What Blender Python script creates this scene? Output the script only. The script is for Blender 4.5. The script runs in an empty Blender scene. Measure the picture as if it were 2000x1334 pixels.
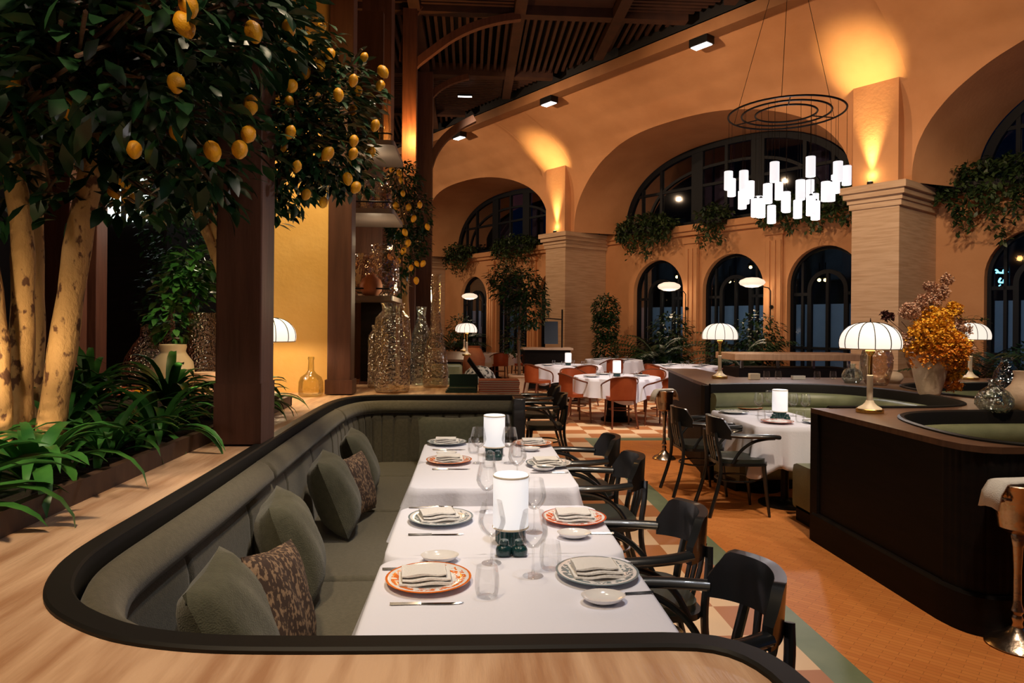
import bpy, math, random
from mathutils import Vector, Matrix
from mathutils.geometry import tessellate_polygon
R=random.Random(7)
PI=math.pi
sc=bpy.context.scene; COL=sc.collection
rad=math.radians
# ------------------------------------------------------------------ camera
F=1333.33;YAW=rad(3.65);ROLL=rad(0.5);HY=635.0;H=1.6
cy_,sy_,cr_,sr_=math.cos(YAW),math.sin(YAW),math.cos(ROLL),math.sin(ROLL)
def ray(px,py):
    u=(px-1000)/F;v=(HY-py)/F
    u,v=u*cr_-v*sr_,u*sr_+v*cr_
    return (u*cy_+sy_, cy_-u*sy_, v)
def at(px,py,z):
    d=ray(px,py);t=(z-H)/d[2];return Vector((d[0]*t,d[1]*t,z))
def atY(px,py,Y):
    d=ray(px,py);t=Y/d[1];return Vector((d[0]*t,Y,H+d[2]*t))
cam=bpy.data.cameras.new('camera');cam.lens=24;cam.sensor_width=36;cam.clip_end=200
co=bpy.data.objects.new('camera',cam);COL.objects.link(co)
cam.shift_y=-(667-HY)/2000
co.matrix_world=Matrix.Translation((0,0,H))@Matrix.Rotation(-YAW,4,'Z')@Matrix.Rotation(PI/2,4,'X')@Matrix.Rotation(ROLL,4,'Z')
sc.camera=co
# ------------------------------------------------------------------ materials
def newmat(name):
    m=bpy.data.materials.new(name);m.use_nodes=True
    nt=m.node_tree;nt.nodes.clear()
    o=nt.nodes.new('ShaderNodeOutputMaterial')
    return m,nt,o
def N(nt,t,**k):
    n=nt.nodes.new(t)
    for a,b in k.items():
        if a in n.inputs: n.inputs[a].default_value=b
        else: setattr(n,a,b)
    return n
def c4(c): return (c[0],c[1],c[2],1)
def mat(name,col,rough=.6,metal=0,col2=None,scale=5,stretch=(1,1,1),detail=4,bump=0,bscale=None,emis=None,es=0,lo=.35,hi=.65,spec=.5,sub=0,trans=0,alpha=1,coat=0,rot=(0,0,0),sheen=0):
    m,nt,o=newmat(name)
    b=N(nt,'ShaderNodeBsdfPrincipled');nt.links.new(b.outputs[0],o.inputs[0])
    b.inputs['Base Color'].default_value=c4(col);b.inputs['Roughness'].default_value=rough
    b.inputs['Metallic'].default_value=metal;b.inputs['Specular IOR Level'].default_value=spec
    b.inputs['Transmission Weight'].default_value=trans;b.inputs['Coat Weight'].default_value=coat
    b.inputs['Sheen Weight'].default_value=sheen
    tc=N(nt,'ShaderNodeTexCoord');mp=N(nt,'ShaderNodeMapping');mp.inputs['Scale'].default_value=stretch;mp.inputs['Rotation'].default_value=rot
    nt.links.new(tc.outputs['Object'],mp.inputs[0])
    if col2 is not None:
        n=N(nt,'ShaderNodeTexNoise');n.inputs['Scale'].default_value=scale;n.inputs['Detail'].default_value=detail
        nt.links.new(mp.outputs[0],n.inputs['Vector'])
        r=N(nt,'ShaderNodeValToRGB');r.color_ramp.elements[0].position=lo;r.color_ramp.elements[1].position=hi
        r.color_ramp.elements[0].color=c4(col);r.color_ramp.elements[1].color=c4(col2)
        nt.links.new(n.outputs[0],r.inputs[0]);nt.links.new(r.outputs[0],b.inputs['Base Color'])
    if bump:
        n2=N(nt,'ShaderNodeTexNoise');n2.inputs['Scale'].default_value=bscale or scale*4;n2.inputs['Detail'].default_value=3
        nt.links.new(mp.outputs[0],n2.inputs['Vector'])
        bp=N(nt,'ShaderNodeBump');bp.inputs['Strength'].default_value=bump;bp.inputs['Distance'].default_value=.02
        nt.links.new(n2.outputs[0],bp.inputs['Height']);nt.links.new(bp.outputs[0],b.inputs['Normal'])
    if emis: b.inputs['Emission Color'].default_value=c4(emis);b.inputs['Emission Strength'].default_value=es
    return m
def glass(name,tint=(1,1,1),refl=.12,rough=.02,dens=.0,fr=.5):
    m,nt,o=newmat(name)
    t=N(nt,'ShaderNodeBsdfTransparent');t.inputs[0].default_value=c4(tint)
    g=N(nt,'ShaderNodeBsdfGlossy');g.inputs['Roughness'].default_value=rough
    lw=N(nt,'ShaderNodeLayerWeight');lw.inputs[0].default_value=.35
    ml=N(nt,'ShaderNodeMath',operation='MULTIPLY_ADD');ml.inputs[1].default_value=fr;ml.inputs[2].default_value=refl
    mx=N(nt,'ShaderNodeMixShader')
    nt.links.new(lw.outputs['Fresnel'],ml.inputs[0]);nt.links.new(ml.outputs[0],mx.inputs[0])
    nt.links.new(t.outputs[0],mx.inputs[1]);nt.links.new(g.outputs[0],mx.inputs[2])
    nt.links.new(mx.outputs[0],o.inputs[0])
    if dens:
        tc=N(nt,'ShaderNodeTexCoord');n=N(nt,'ShaderNodeTexNoise');n.inputs['Scale'].default_value=dens;n.inputs['Detail'].default_value=2
        bp=N(nt,'ShaderNodeBump');bp.inputs['Strength'].default_value=.9;bp.inputs['Distance'].default_value=.05
        nt.links.new(tc.outputs['Object'],n.inputs['Vector']);nt.links.new(n.outputs[0],bp.inputs['Height'])
        nt.links.new(bp.outputs[0],g.inputs['Normal'])
    return m
M={}
M['beam_brown']=mat('brown_beam_tone',(.26,.115,.045),.7,col2=(.31,.14,.055),scale=2)  # darker and browner than the wall plaster
M['plaster']=mat('ochre_plaster',(.56,.27,.115),.85,col2=(.64,.32,.145),scale=1.2,bump=.15,bscale=14)
M['yellow_plaster']=mat('yellow_plaster',(.80,.47,.13),.8,col2=(.86,.53,.17),scale=3,bump=.15,bscale=20)
M['stone']=mat('travertine_blocks',(.50,.33,.20),.6,col2=(.62,.44,.29),scale=3.5,stretch=(.5,.5,7),bump=.1,bscale=6)
M['dstone']=mat('travertine_ledge',(.44,.235,.13),.42,col2=(.72,.48,.315),scale=2.6,stretch=(7,.8,1),detail=9,bump=.15,bscale=18,lo=.36,hi=.62,rot=(0,0,.5))
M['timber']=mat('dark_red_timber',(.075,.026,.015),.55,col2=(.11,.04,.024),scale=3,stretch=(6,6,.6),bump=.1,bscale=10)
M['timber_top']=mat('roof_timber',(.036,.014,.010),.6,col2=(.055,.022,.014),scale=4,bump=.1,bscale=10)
M['void']=mat('dark_roof',(.012,.011,.013),.9)
M['darkwood']=mat('espresso_lacquer',(.006,.005,.0048),.6,spec=.12,col2=(.010,.007,.0065),scale=4,stretch=(1,1,8))
M['walnut']=mat('walnut_counter',(.075,.036,.02),.42,spec=.35,col2=(.13,.068,.038),scale=3,stretch=(1,9,1),detail=6)
M['black_wood']=mat('black_bentwood',(.010,.011,.012),.3,coat=.3)
M['rail']=mat('matte_black_rail',(.010,.009,.008),.55,spec=.2)
M['fabric']=mat('sage_grey_fabric',(.064,.056,.032),.85,col2=(.086,.074,.046),scale=60,bump=.25,bscale=260,sheen=.2)
M['fabric2']=mat('olive_pillow_fabric',(.050,.049,.025),.88,col2=(.068,.066,.036),scale=40,bump=.3,bscale=220,sheen=.2)
M['leather']=mat('green_leather',(.16,.175,.095),.42,col2=(.20,.215,.12),scale=8,bump=.08,bscale=90)
M['seatleather']=mat('dark_seat_leather',(.03,.036,.03),.4)
M['cloth']=mat('white_linen',(.77,.785,.90),.75,bump=.06,bscale=60)
M['napkin']=mat('napkin_linen',(.76,.745,.74),.85,bump=.3,bscale=160)
M['porcelain']=mat('white_porcelain',(.80,.79,.80),.15,coat=.5)
M['steel']=mat('cutlery_steel',(.45,.43,.42),.22,1)
M['silver']=mat('bucket_silver',(.52,.42,.34),.25,1,bump=.2,bscale=18)
M['brass']=mat('polished_brass',(.78,.54,.18),.22,1)
M['black_metal']=mat('black_iron',(.012,.011,.011),.45,.6)
M['green_ceramic']=mat('teal_ceramic',(.008,.045,.048),.2,coat=.5,bump=.3,bscale=90)
M['orange_leather']=mat('orange_leather',(.30,.055,.014),.4,col2=(.37,.08,.022),scale=6)
M['orange_wood']=mat('chair_brown_wood',(.13,.035,.015),.35)
M['leaf']=mat('lemon_leaf',(.006,.030,.012),.34,col2=(.018,.066,.020),scale=6,spec=.5)
M['leaf2']=mat('fern_leaf',(.02,.12,.022),.4,col2=(.07,.26,.045),scale=7)
M['leaf3']=mat('trailing_leaf',(.014,.036,.010),.5,col2=(.04,.07,.017),scale=3)
M['lemon']=mat('lemon_skin',(.86,.36,.010),.4,col2=(.92,.46,.02),scale=20,bump=.2,bscale=200)
M['soil']=mat('dark_soil',(.02,.013,.009),.95,bump=.8,bscale=40)
M['terracotta']=mat('terracotta',(.42,.14,.06),.7,col2=(.5,.19,.09),scale=8)
M['ceram']=mat('cream_ceramic',(.62,.45,.33),.6,col2=(.70,.53,.40),scale=6,bump=.2,bscale=40)
M['cream']=mat('cream_stoneware',(.48,.42,.30),.35,col2=(.55,.46,.33),scale=5)
M['glass']=glass('clear_glass',(.99,.99,.99),.05,fr=.40)
M['tglass']=glass('clear_tumbler_glass',(.99,.99,.99),.06,fr=.32)
M['amber']=glass('smoky_amber_glass',(.86,.74,.50),.26,.04,34)
M['brown_glass']=glass('brown_glass',(.50,.24,.10),.25,.08,40)
M['olive_glass']=glass('olive_glass',(.90,.87,.66),.08,.05)
M['green_glass']=glass('green_grey_glass',(.78,.9,.87),.26,.05,22)
M['blue_glass']=glass('blue_glass',(.30,.62,.78),.25,.05,20)
M['pink_glass']=glass('rose_glass',(.90,.76,.64),.2,.05,12)
M['pane']=glass('window_glass',(.50,.68,.88),.03,.03,fr=.35)
M['frost']=mat('frosted_lower_pane',(.20,.26,.36),.5,col2=(.24,.30,.41),scale=1.5)
M['frame']=mat('black_window_frame',(.004,.006,.010),.5,spec=.2)
M['whiteshade']=mat('lit_opal_shade',(.9,.87,.83),.5,emis=(1,.87,.74),es=.95)
M['candle']=mat('lit_white_cylinder',(.9,.9,.9),.5,emis=(.98,.97,1),es=.58)
M['candle2']=mat('lit_white_cylinder_dim',(.9,.9,.9),.5,emis=(1,.97,.95),es=.9)
M['chand']=mat('lit_chandelier_glass',(.9,.9,.9),.4,emis=(1,.96,.98),es=.92)
M['disc']=mat('lit_disc',(.9,.85,.8),.5,emis=(1,.78,.6),es=.85)
M['whiteglow']=mat('led_and_diffuser_glow',(.9,.9,.9),.5,emis=(1,.97,.94),es=5)
M['bulb']=mat('warm_bulb',(.9,.7,.3),.5,emis=(1,.55,.15),es=14)
M['neon']=mat('cyan_neon',(.2,.8,.9),.5,emis=(.25,.85,1),es=5)
M['skylight']=mat('lit_white_pane',(.9,.9,.9),.5,emis=(.86,1,.93),es=1.4)
M['ivory']=mat('ivory_enamel',(.72,.62,.48),.35)
M['bark']=mat('pale_bark',(.13,.05,.022),.8,col2=(.56,.31,.12),scale=15,stretch=(1.6,1.6,.9),lo=.36,hi=.42,bump=.5,bscale=30)
M['bark2']=mat('brown_bark',(.16,.09,.05),.85,bump=.4,bscale=30)
M['menu_g']=mat('dark_green_cover',(.005,.03,.02),.45)
M['menu_r']=mat('red_leather_cover',(.36,.06,.02),.5)
M['paper']=mat('cream_paper',(.72,.62,.5),.8)
M['oak']=mat('pale_oak',(.42,.24,.12),.45,col2=(.5,.3,.16),scale=4,stretch=(8,1,1))
M['board']=mat('planter_board',(.06,.03,.018),.6,col2=(.085,.045,.028),scale=4,stretch=(1,6,1))
M['steelbox']=mat('shelf_grey',(.20,.16,.14),.5)
M['yflower']=mat('yellow_blossom',(.80,.36,.015),.7,col2=(.88,.50,.03),scale=30)
M['oflower']=mat('orange_blossom',(.70,.22,.012),.7,col2=(.8,.32,.02),scale=30)
M['pflower']=mat('dusty_rose_plume',(.55,.30,.20),.9,col2=(.62,.40,.28),scale=30)
M['dflower']=mat('maroon_bloom',(.07,.014,.012),.8)
M['slate']=mat('outdoor_slate_wall',(.03,.05,.085),.7,col2=(.05,.075,.11),scale=.8)
M['curtain']=mat('rose_curtain',(.20,.075,.085),.8)
M['crumple']=mat('crumpled_white_fabric',(.6,.6,.6),.8,col2=(.05,.05,.05),scale=22,lo=.45,hi=.55)
# patterned pillow
def pat_mat(name,base,dark,scale,lo,hi,stretch):
    return mat(name,dark,.85,col2=base,scale=scale,lo=lo,hi=hi,stretch=stretch,detail=2)
M['pattern']=pat_mat('leopard_weave',(.25,.16,.095),(.045,.024,.016),85,.5,.58,(1,1,.55))
M['rope']=mat('pink_piping',(.45,.28,.22),.8)
# plate rims
def plate_mat(name,col):
    m,nt,o=newmat(name)
    b=N(nt,'ShaderNodeBsdfPrincipled');b.inputs['Roughness'].default_value=.15;nt.links.new(b.outputs[0],o.inputs[0])
    tc=N(nt,'ShaderNodeTexCoord');sp=N(nt,'ShaderNodeSeparateXYZ');cb=N(nt,'ShaderNodeCombineXYZ')
    nt.links.new(tc.outputs['Object'],sp.inputs[0]);nt.links.new(sp.outputs[0],cb.inputs[0]);nt.links.new(sp.outputs[1],cb.inputs[1])
    ln=N(nt,'ShaderNodeVectorMath',operation='LENGTH');nt.links.new(cb.outputs[0],ln.inputs[0])
    r=N(nt,'ShaderNodeValToRGB');e=r.color_ramp.elements
    e[0].position=0;e[0].color=(0,0,0,1);e[1].position=.60;e[1].color=(0,0,0,1)
    for p,v in ((.64,.55),(.86,.6),(.90,0),(.93,0),(.95,1),(1,1)):
        x=e.new(p);x.color=(v,v,v,1)
    dv=N(nt,'ShaderNodeMath',operation='DIVIDE');dv.inputs[1].default_value=.142
    nt.links.new(ln.outputs['Value'],dv.inputs[0]);nt.links.new(dv.outputs[0],r.inputs[0])
    n=N(nt,'ShaderNodeTexNoise');n.inputs['Scale'].default_value=42;n.inputs['Detail'].default_value=1.5;n.inputs['Distortion'].default_value=1.2
    nt.links.new(cb.outputs[0],n.inputs['Vector'])
    ad=N(nt,'ShaderNodeMath',operation='ADD');nt.links.new(n.outputs[0],ad.inputs[0]);nt.links.new(r.outputs[0],ad.inputs[1])
    gt=N(nt,'ShaderNodeMath',operation='GREATER_THAN');gt.inputs[1].default_value=1.07;nt.links.new(ad.outputs[0],gt.inputs[0])
    mx=N(nt,'ShaderNodeMix',data_type='RGBA')
    mx.inputs[6].default_value=(.80,.79,.80,1);mx.inputs[7].default_value=c4(col)
    nt.links.new(gt.outputs[0],mx.inputs[0]);nt.links.new(mx.outputs[2],b.inputs['Base Color'])
    return m
M['plate_o']=plate_mat('orange_rim_plate',(.72,.16,.015))
M['plate_b']=plate_mat('blue_grey_rim_plate',(.20,.26,.29))
M['plate_r']=plate_mat('red_rim_plate',(.62,.10,.03))
def checker_mat():
    m,nt,o=newmat('checker_tiles')
    b=N(nt,'ShaderNodeBsdfPrincipled');b.inputs['Roughness'].default_value=.5;nt.links.new(b.outputs[0],o.inputs[0])
    tc=N(nt,'ShaderNodeTexCoord');mp=N(nt,'ShaderNodeMapping');mp.inputs['Location'].default_value=(.05,.19,.25)
    nt.links.new(tc.outputs['Object'],mp.inputs[0])
    ck=N(nt,'ShaderNodeTexChecker');ck.inputs['Scale'].default_value=1/.365
    ck.inputs[1].default_value=(.78,.54,.33,1);ck.inputs[2].default_value=(.46,.175,.06,1)
    nt.links.new(mp.outputs[0],ck.inputs[0])
    n=N(nt,'ShaderNodeTexNoise');n.inputs['Scale'].default_value=2.2;nt.links.new(tc.outputs['Object'],n.inputs['Vector'])
    mx=N(nt,'ShaderNodeMix',data_type='RGBA',blend_type='MULTIPLY');mx.inputs[0].default_value=.35
    nt.links.new(ck.outputs[0],mx.inputs[6]);nt.links.new(n.outputs[1],mx.inputs[7]);nt.links.new(ck.outputs[0],b.inputs['Base Color'])
    return m
M['checker']=checker_mat()
def parquet():
    m,nt,o=newmat('orange_parquet_tiles')
    b=N(nt,'ShaderNodeBsdfPrincipled');b.inputs['Roughness'].default_value=.55;b.inputs['Specular IOR Level'].default_value=.2;nt.links.new(b.outputs[0],o.inputs[0])
    tc=N(nt,'ShaderNodeTexCoord');mp=N(nt,'ShaderNodeMapping');mp.inputs['Rotation'].default_value=(0,0,PI/4)
    nt.links.new(tc.outputs['Object'],mp.inputs[0])
    br=N(nt,'ShaderNodeTexBrick');br.inputs['Scale'].default_value=1;br.inputs['Brick Width'].default_value=.13;br.inputs['Row Height'].default_value=.034
    br.inputs['Mortar Size'].default_value=.0018;br.inputs['Color1'].default_value=(.66,.225,.058,1);br.inputs['Color2'].default_value=(.74,.28,.075,1);br.inputs['Mortar'].default_value=(.50,.17,.045,1)
    nt.links.new(mp.outputs[0],br.inputs[0])
    nt.links.new(br.outputs[0],b.inputs['Base Color'])
    return m
M['parquet']=parquet()
M['green_tile']=mat('green_border_tile',(.15,.20,.115),.5,col2=(.20,.25,.15),scale=3)
# ------------------------------------------------------------------ mesh builder
class MB:
    def __init__(s): s.v=[];s.f=[];s.mi=[];s.cur=0
    def add(s,vs,fs):
        b=len(s.v);s.v+= [tuple(v) for v in vs]
        for f in fs: s.f.append(tuple(i+b for i in f));s.mi.append(s.cur)
        return s
    def box(s,a,b):
        (x0,y0,z0),(x1,y1,z1)=a,b
        x0,x1=sorted((x0,x1));y0,y1=sorted((y0,y1));z0,z1=sorted((z0,z1))
        return s.add([(x0,y0,z0),(x1,y0,z0),(x1,y1,z0),(x0,y1,z0),(x0,y0,z1),(x1,y0,z1),(x1,y1,z1),(x0,y1,z1)],
            [(0,3,2,1),(4,5,6,7),(0,1,5,4),(1,2,6,5),(2,3,7,6),(3,0,4,7)])
    def obox(s,c,ax,ay,az):
        c,ax,ay,az=map(Vector,(c,ax,ay,az));vs=[]
        for k in (-1,1):
            for i,j in ((-1,-1),(1,-1),(1,1),(-1,1)): vs.append(c+ax*i+ay*j+az*k)
        return s.add(vs,[(0,3,2,1),(4,5,6,7),(0,1,5,4),(1,2,6,5),(2,3,7,6),(3,0,4,7)])
    def lathe(s,prof,n=24,c=(0,0,0),cap=True,closed=False,wob=0,sq=None):
        vs=[];fs=[]
        for (r,z) in prof:
            for k in range(n):
                a=2*PI*k/n;rr=r
                if wob: rr=r*(1+wob*math.sin(a*7+z*40)*math.sin(z*33+k))
                vs.append((c[0]+rr*math.cos(a),c[1]+rr*math.sin(a),c[2]+z))
        m=len(prof)
        for i in range(m-1):
            for k in range(n):
                k2=(k+1)%n;fs.append((i*n+k,i*n+k2,(i+1)*n+k2,(i+1)*n+k))
        if closed:
            for k in range(n):
                k2=(k+1)%n;fs.append(((m-1)*n+k,(m-1)*n+k2,k2,k))
        elif cap:
            if prof[0][0]>1e-4: fs.append(tuple(reversed(range(n))))
            if prof[-1][0]>1e-4: fs.append(tuple((m-1)*n+k for k in range(n)))
        return s.add(vs,fs)
    def tube(s,pts,r,n=8,flat=None,cap=True,up=None):
        pts=[Vector(p) for p in pts];m=len(pts)
        rs=r if isinstance(r,(list,tuple)) else [r]*m
        vs=[];fs=[];pu=None
        for i,p in enumerate(pts):
            t=(pts[min(i+1,m-1)]-pts[max(i-1,0)])
            if t.length<1e-9: t=Vector((0,0,1))
            t.normalize()
            if pu is None:
                u=Vector(up) if up else Vector((0,0,1))
                if abs(t.dot(u))>.95: u=Vector((1,0,0))
            else: u=pu
            u=(u-t*t.dot(u)).normalized();pu=u;w=t.cross(u)
            fl=flat or (1,1)
            for k in range(n):
                a=2*PI*k/n+(PI/4 if n==4 else 0)
                vs.append(p+u*math.cos(a)*rs[i]*fl[0]+w*math.sin(a)*rs[i]*fl[1])
        for i in range(m-1):
            for k in range(n):
                k2=(k+1)%n;fs.append((i*n+k,i*n+k2,(i+1)*n+k2,(i+1)*n+k))
        if cap: fs.append(tuple(reversed(range(n))));fs.append(tuple((m-1)*n+k for k in range(n)))
        return s.add(vs,fs)
    def grid(s,rows,closed=False):
        n=len(rows[0]);vs=[p for r in rows for p in r];fs=[]
        for i in range(len(rows)-1):
            for k in range(n if closed else n-1):
                k2=(k+1)%n;fs.append((i*n+k,i*n+k2,(i+1)*n+k2,(i+1)*n+k))
        return s.add(vs,fs)
    def poly(s,pts,z,holes=(),flip=False,fn=None):
        loops=[[Vector((p[0],p[1],0)) for p in l] for l in [pts]+list(holes)]
        tr=tessellate_polygon(loops);flatp=[p for l in loops for p in l]
        vs=[fn(p[0],p[1]) if fn else (p[0],p[1],z) for p in flatp]
        return s.add(vs,[tuple(t) for t in tr])
    def slab(s,pts,z0,z1,side=True):
        s.poly(pts,z1);s.poly(pts,z0)
        n=len(pts);vs=[(p[0],p[1],z0) for p in pts]+[(p[0],p[1],z1) for p in pts]
        return s.add(vs,[(i,(i+1)%n,n+(i+1)%n,n+i) for i in range(n)])
    def leaf(s,p,d,up,L,W,fold=.25,curl=.15):
        p=Vector(p);d=Vector(d).normalized();up=Vector(up)
        w=d.cross(up)
        if w.length<1e-4: w=Vector((1,0,0))
        w.normalize();u=w.cross(d)
        a=p;m=p+d*L*.5+u*curl*L*.5;t=p+d*L-u*curl*L*.3
        l=p+d*L*.42+w*W*.5+u*fold*W;r=p+d*L*.42-w*W*.5+u*fold*W
        l2=p+d*L*.75+w*W*.32+u*fold*W*.5;r2=p+d*L*.75-w*W*.32+u*fold*W*.5
        return s.add([a,m,t,l,r,l2,r2],[(0,1,3),(0,4,1),(1,2,5),(1,5,3),(1,6,2),(1,4,6)])
    def strap(s,p,az,L,W,rise,droop,n=7,fold=.18):
        p=Vector(p);h=Vector((math.cos(az),math.sin(az),0));sd=Vector((-math.sin(az),math.cos(az),0))
        rows=[];q=p.copy();el=rise
        for i in range(n+1):
            t=i/n;w=W*(math.sin(PI*min(1,t*.93+.05))**.7)*(1 if t<1 else .02)
            upv=Vector((0,0,1))
            rows.append((q+sd*w*.5+upv*w*fold,q.copy(),q-sd*w*.5+upv*w*fold))
            st=L/n;q=q+h*math.cos(el)*st+Vector((0,0,1))*math.sin(el)*st
            el-=droop/n*(.6+t)
        return s.grid(rows)
    def build(s,name,m,parent=None,smooth=True,weld=False,loc=None,bevel=0,angle=40,sub=0,solid=0,label=None):
        me=bpy.data.meshes.new(name);me.from_pydata(s.v,[],s.f)
        ms=m if isinstance(m,(list,tuple)) else [m]
        if weld:
            import bmesh
            bm=bmesh.new();bm.from_mesh(me);bmesh.ops.remove_doubles(bm,verts=bm.verts,dist=1e-4);bmesh.ops.recalc_face_normals(bm,faces=bm.faces);bm.to_mesh(me);bm.free()
        for x in ms: me.materials.append(M[x] if isinstance(x,str) else x)
        if len(ms)>1: me.polygons.foreach_set('material_index',s.mi)
        me.update()
        if smooth:
            me.polygons.foreach_set('use_smooth',[True]*len(me.polygons))
            try: me.set_sharp_from_angle(angle=rad(angle))
            except Exception: pass
        o=bpy.data.objects.new(name,me);COL.objects.link(o)
        if parent: o.parent=parent
        if loc: o.location=loc
        if bevel:
            b=o.modifiers.new('b','BEVEL');b.width=bevel;b.segments=2;b.limit_method='ANGLE'
        if solid:
            b=o.modifiers.new('s','SOLIDIFY');b.thickness=solid;b.offset=0
        if sub:
            b=o.modifiers.new('u','SUBSURF');b.levels=sub;b.render_levels=sub
        if label: o['label']=label
        return o
def tag(o,label,cat,group=None,kind=None):
    o['label']=label;o['category']=cat
    if group:o['group']=group
    if kind:o['kind']=kind
    return o
def struct(o,label=None,cat=None):
    o['kind']='structure'
    if label:o['label']=label
    if cat:o['category']=cat
    return o
def thing(name,label,cat,loc=(0,0,0),rz=0,group=None):
    o=bpy.data.objects.new(name,None);o.empty_display_size=.1;COL.objects.link(o)
    o.location=loc;o.rotation_euler=(0,0,rz)
    return tag(o,label,cat,group)
def dup(r,loc,rz=0,label=None,group=None,scale=None):
    def cp(o,par):
        c=o.copy();COL.objects.link(c)
        if par: c.parent=par
        for ch in kids.get(o,[]): cp(ch,c)
        return c
    kids={}
    def collect(o):
        kids[o]=list(o.children)
        for ch in kids[o]: collect(ch)
    collect(r)
    c=cp(r,None);c.location=loc;c.rotation_euler=(0,0,rz)
    if label:c['label']=label
    if group:c['group']=group
    if scale:c.scale=(scale,)*3
    return c
def arcpts(c,r,a0,a1,n): return [(c[0]+r*math.cos(rad(a0+(a1-a0)*i/n)),c[1]+r*math.sin(rad(a0+(a1-a0)*i/n))) for i in range(n+1)]
def smoothp(pts,it=2,closed=False):
    for _ in range(it):
        q=[] if closed else [pts[0]]
        n=len(pts)
        for i in range(n if closed else n-1):
            a=Vector(pts[i]);b=Vector(pts[(i+1)%n])
            q+= [tuple(a*.75+b*.25),tuple(a*.25+b*.75)]
        if not closed: q.append(pts[-1])
        pts=q
    return pts
def resample(pts,step):
    out=[Vector(pts[0])];acc=0
    for i in range(len(pts)-1):
        a=Vector(pts[i]);b=Vector(pts[i+1]);L=(b-a).length
        if L<1e-9: continue
        n=max(1,round(L/step))
        for k in range(1,n+1): out.append(a.lerp(b,k/n))
    return out
def sweep(mb,path,prof,closed_prof=True,mod=None):
    P=[Vector((p[0],p[1])) for p in path];n=len(P);rows=[];s=0
    for i in range(n):
        t=(P[min(i+1,n-1)]-P[max(i-1,0)]).normalized();nm=Vector((-t.y,t.x))
        if i>0: s+=(P[i]-P[i-1]).length
        row=[]
        for (o,z) in prof:
            oo=o+(mod(s,o,z) if mod else 0)
            q=P[i]+nm*oo;row.append((q.x,q.y,z))
        rows.append(row)
    mb.grid(rows,closed_prof)
    if closed_prof:
        b=len(mb.v)-n*len(prof);m=len(prof)
        mb.add([mb.v[b+k] for k in range(m)],[tuple(reversed(range(m)))]);
        b2=b+(n-1)*m
        mb.add([mb.v[b2+k] for k in range(m)],[tuple(range(m))])
    return mb
# ------------------------------------------------------------------ floor
GX0,GX1,GY0,GY1=1.66,1.84,9.43,9.65
b=MB()
b.cur=0;b.add([(-8,-2,0),(GX0,-2,0),(GX0,GY1,0),(-8,GY1,0),(-8,36,0),(14,36,0),(14,GY1,0)],[(0,1,2,3),(3,2,6,5,4)])
b.cur=1;b.add([(GX1,-2,0),(14,-2,0),(14,GY0,0),(GX1,GY0,0)],[(0,1,2,3)])
b.cur=2;b.add([(GX0,-2,0),(GX1,-2,0),(GX1,GY0,0),(14,GY0,0),(14,GY1,0),(GX0,GY1,0)],[(0,1,2,5),(2,3,4,5)])
struct(b.build('floor',['checker','parquet','green_tile'],smooth=False),'checkered cream and orange tile floor with an orange parquet aisle and green border','floor')
# ------------------------------------------------------------------ arcade wall frame
OX,OY=3.0,21.6;EX,EY=.5635,-.826;QX,QY=.826,.5635
WR=math.atan2(EY,EX)
def wl(u,q,z): return (OX+u*EX+q*QX,OY+u*EY+q*QY,z)
BAY=10.05;W2=1.95
def local_parent(): return None
cove=[(4.6,.35),(5.6,.35),(6.0,.33),(6.4,.24),(6.74,.08),(7.1,-.25),(7.5,-.8),(7.8,-1.35),(8.05,-2.0)]
def coveq(z):
    for (a,qa),(c,qc) in zip(cove,cove[1:]):
        if z<=c: 
            t=(z-a)/(c-a);return qa+(qc-qa)*max(t,0)
    return cove[-1][1]
def az(u,c,hw,h,ex=2.4):
    t=abs(u-c)/hw
    return 4.6+h*(1-t**ex)**(1/ex) if t<1 else 4.6
centers=[4.53-BAY,4.53,4.53+BAY]
def frontz(u):
    for c in centers:
        if abs(u-c)<4.42: return az(u,c,4.42,2.45)
    return 4.6
us=[];u=-16.0
while u<20: us.append(u);u+=.12
for c in centers:
    for s in (-1,1):
        for d in (4.42,4.415,4.40,4.37,4.33,4.28): us.append(c+s*d)
us=sorted(us)
b=MB();rows=[]
for u in us:
    z0=frontz(u);row=[]
    for k in range(25):
        z=z0+(8.05-z0)*k/24;row.append(wl(u,coveq(z),z))
    rows.append(row)
b.grid(rows)
# arch soffits from the front arch to the window arch
for c in centers:
    rows=[]
    for k in range(61):
        a=PI*k/60;ex=2/2.4
        cs,sn=math.cos(a),math.sin(a)
        fx=math.copysign(abs(cs)**ex,cs);fz=abs(sn)**ex
        u0=c-4.42*fx;z0=4.6+2.45*fz;u1=c-3.84*fx;z1=4.6+2.38*fz;row=[]
        for j in range(9):
            t=j/8;q0=coveq(z0);q=q0+(2.12-q0)*t
            tt=t**1.15
            row.append(wl(u0+(u1-u0)*tt,q,z0+(z1-z0)*tt))
        rows.append(row)
    b.grid(rows)
struct(b.build('wall_right','plaster',angle=60),'ochre plaster vaulted wall with wide arched recesses','wall')
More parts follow.
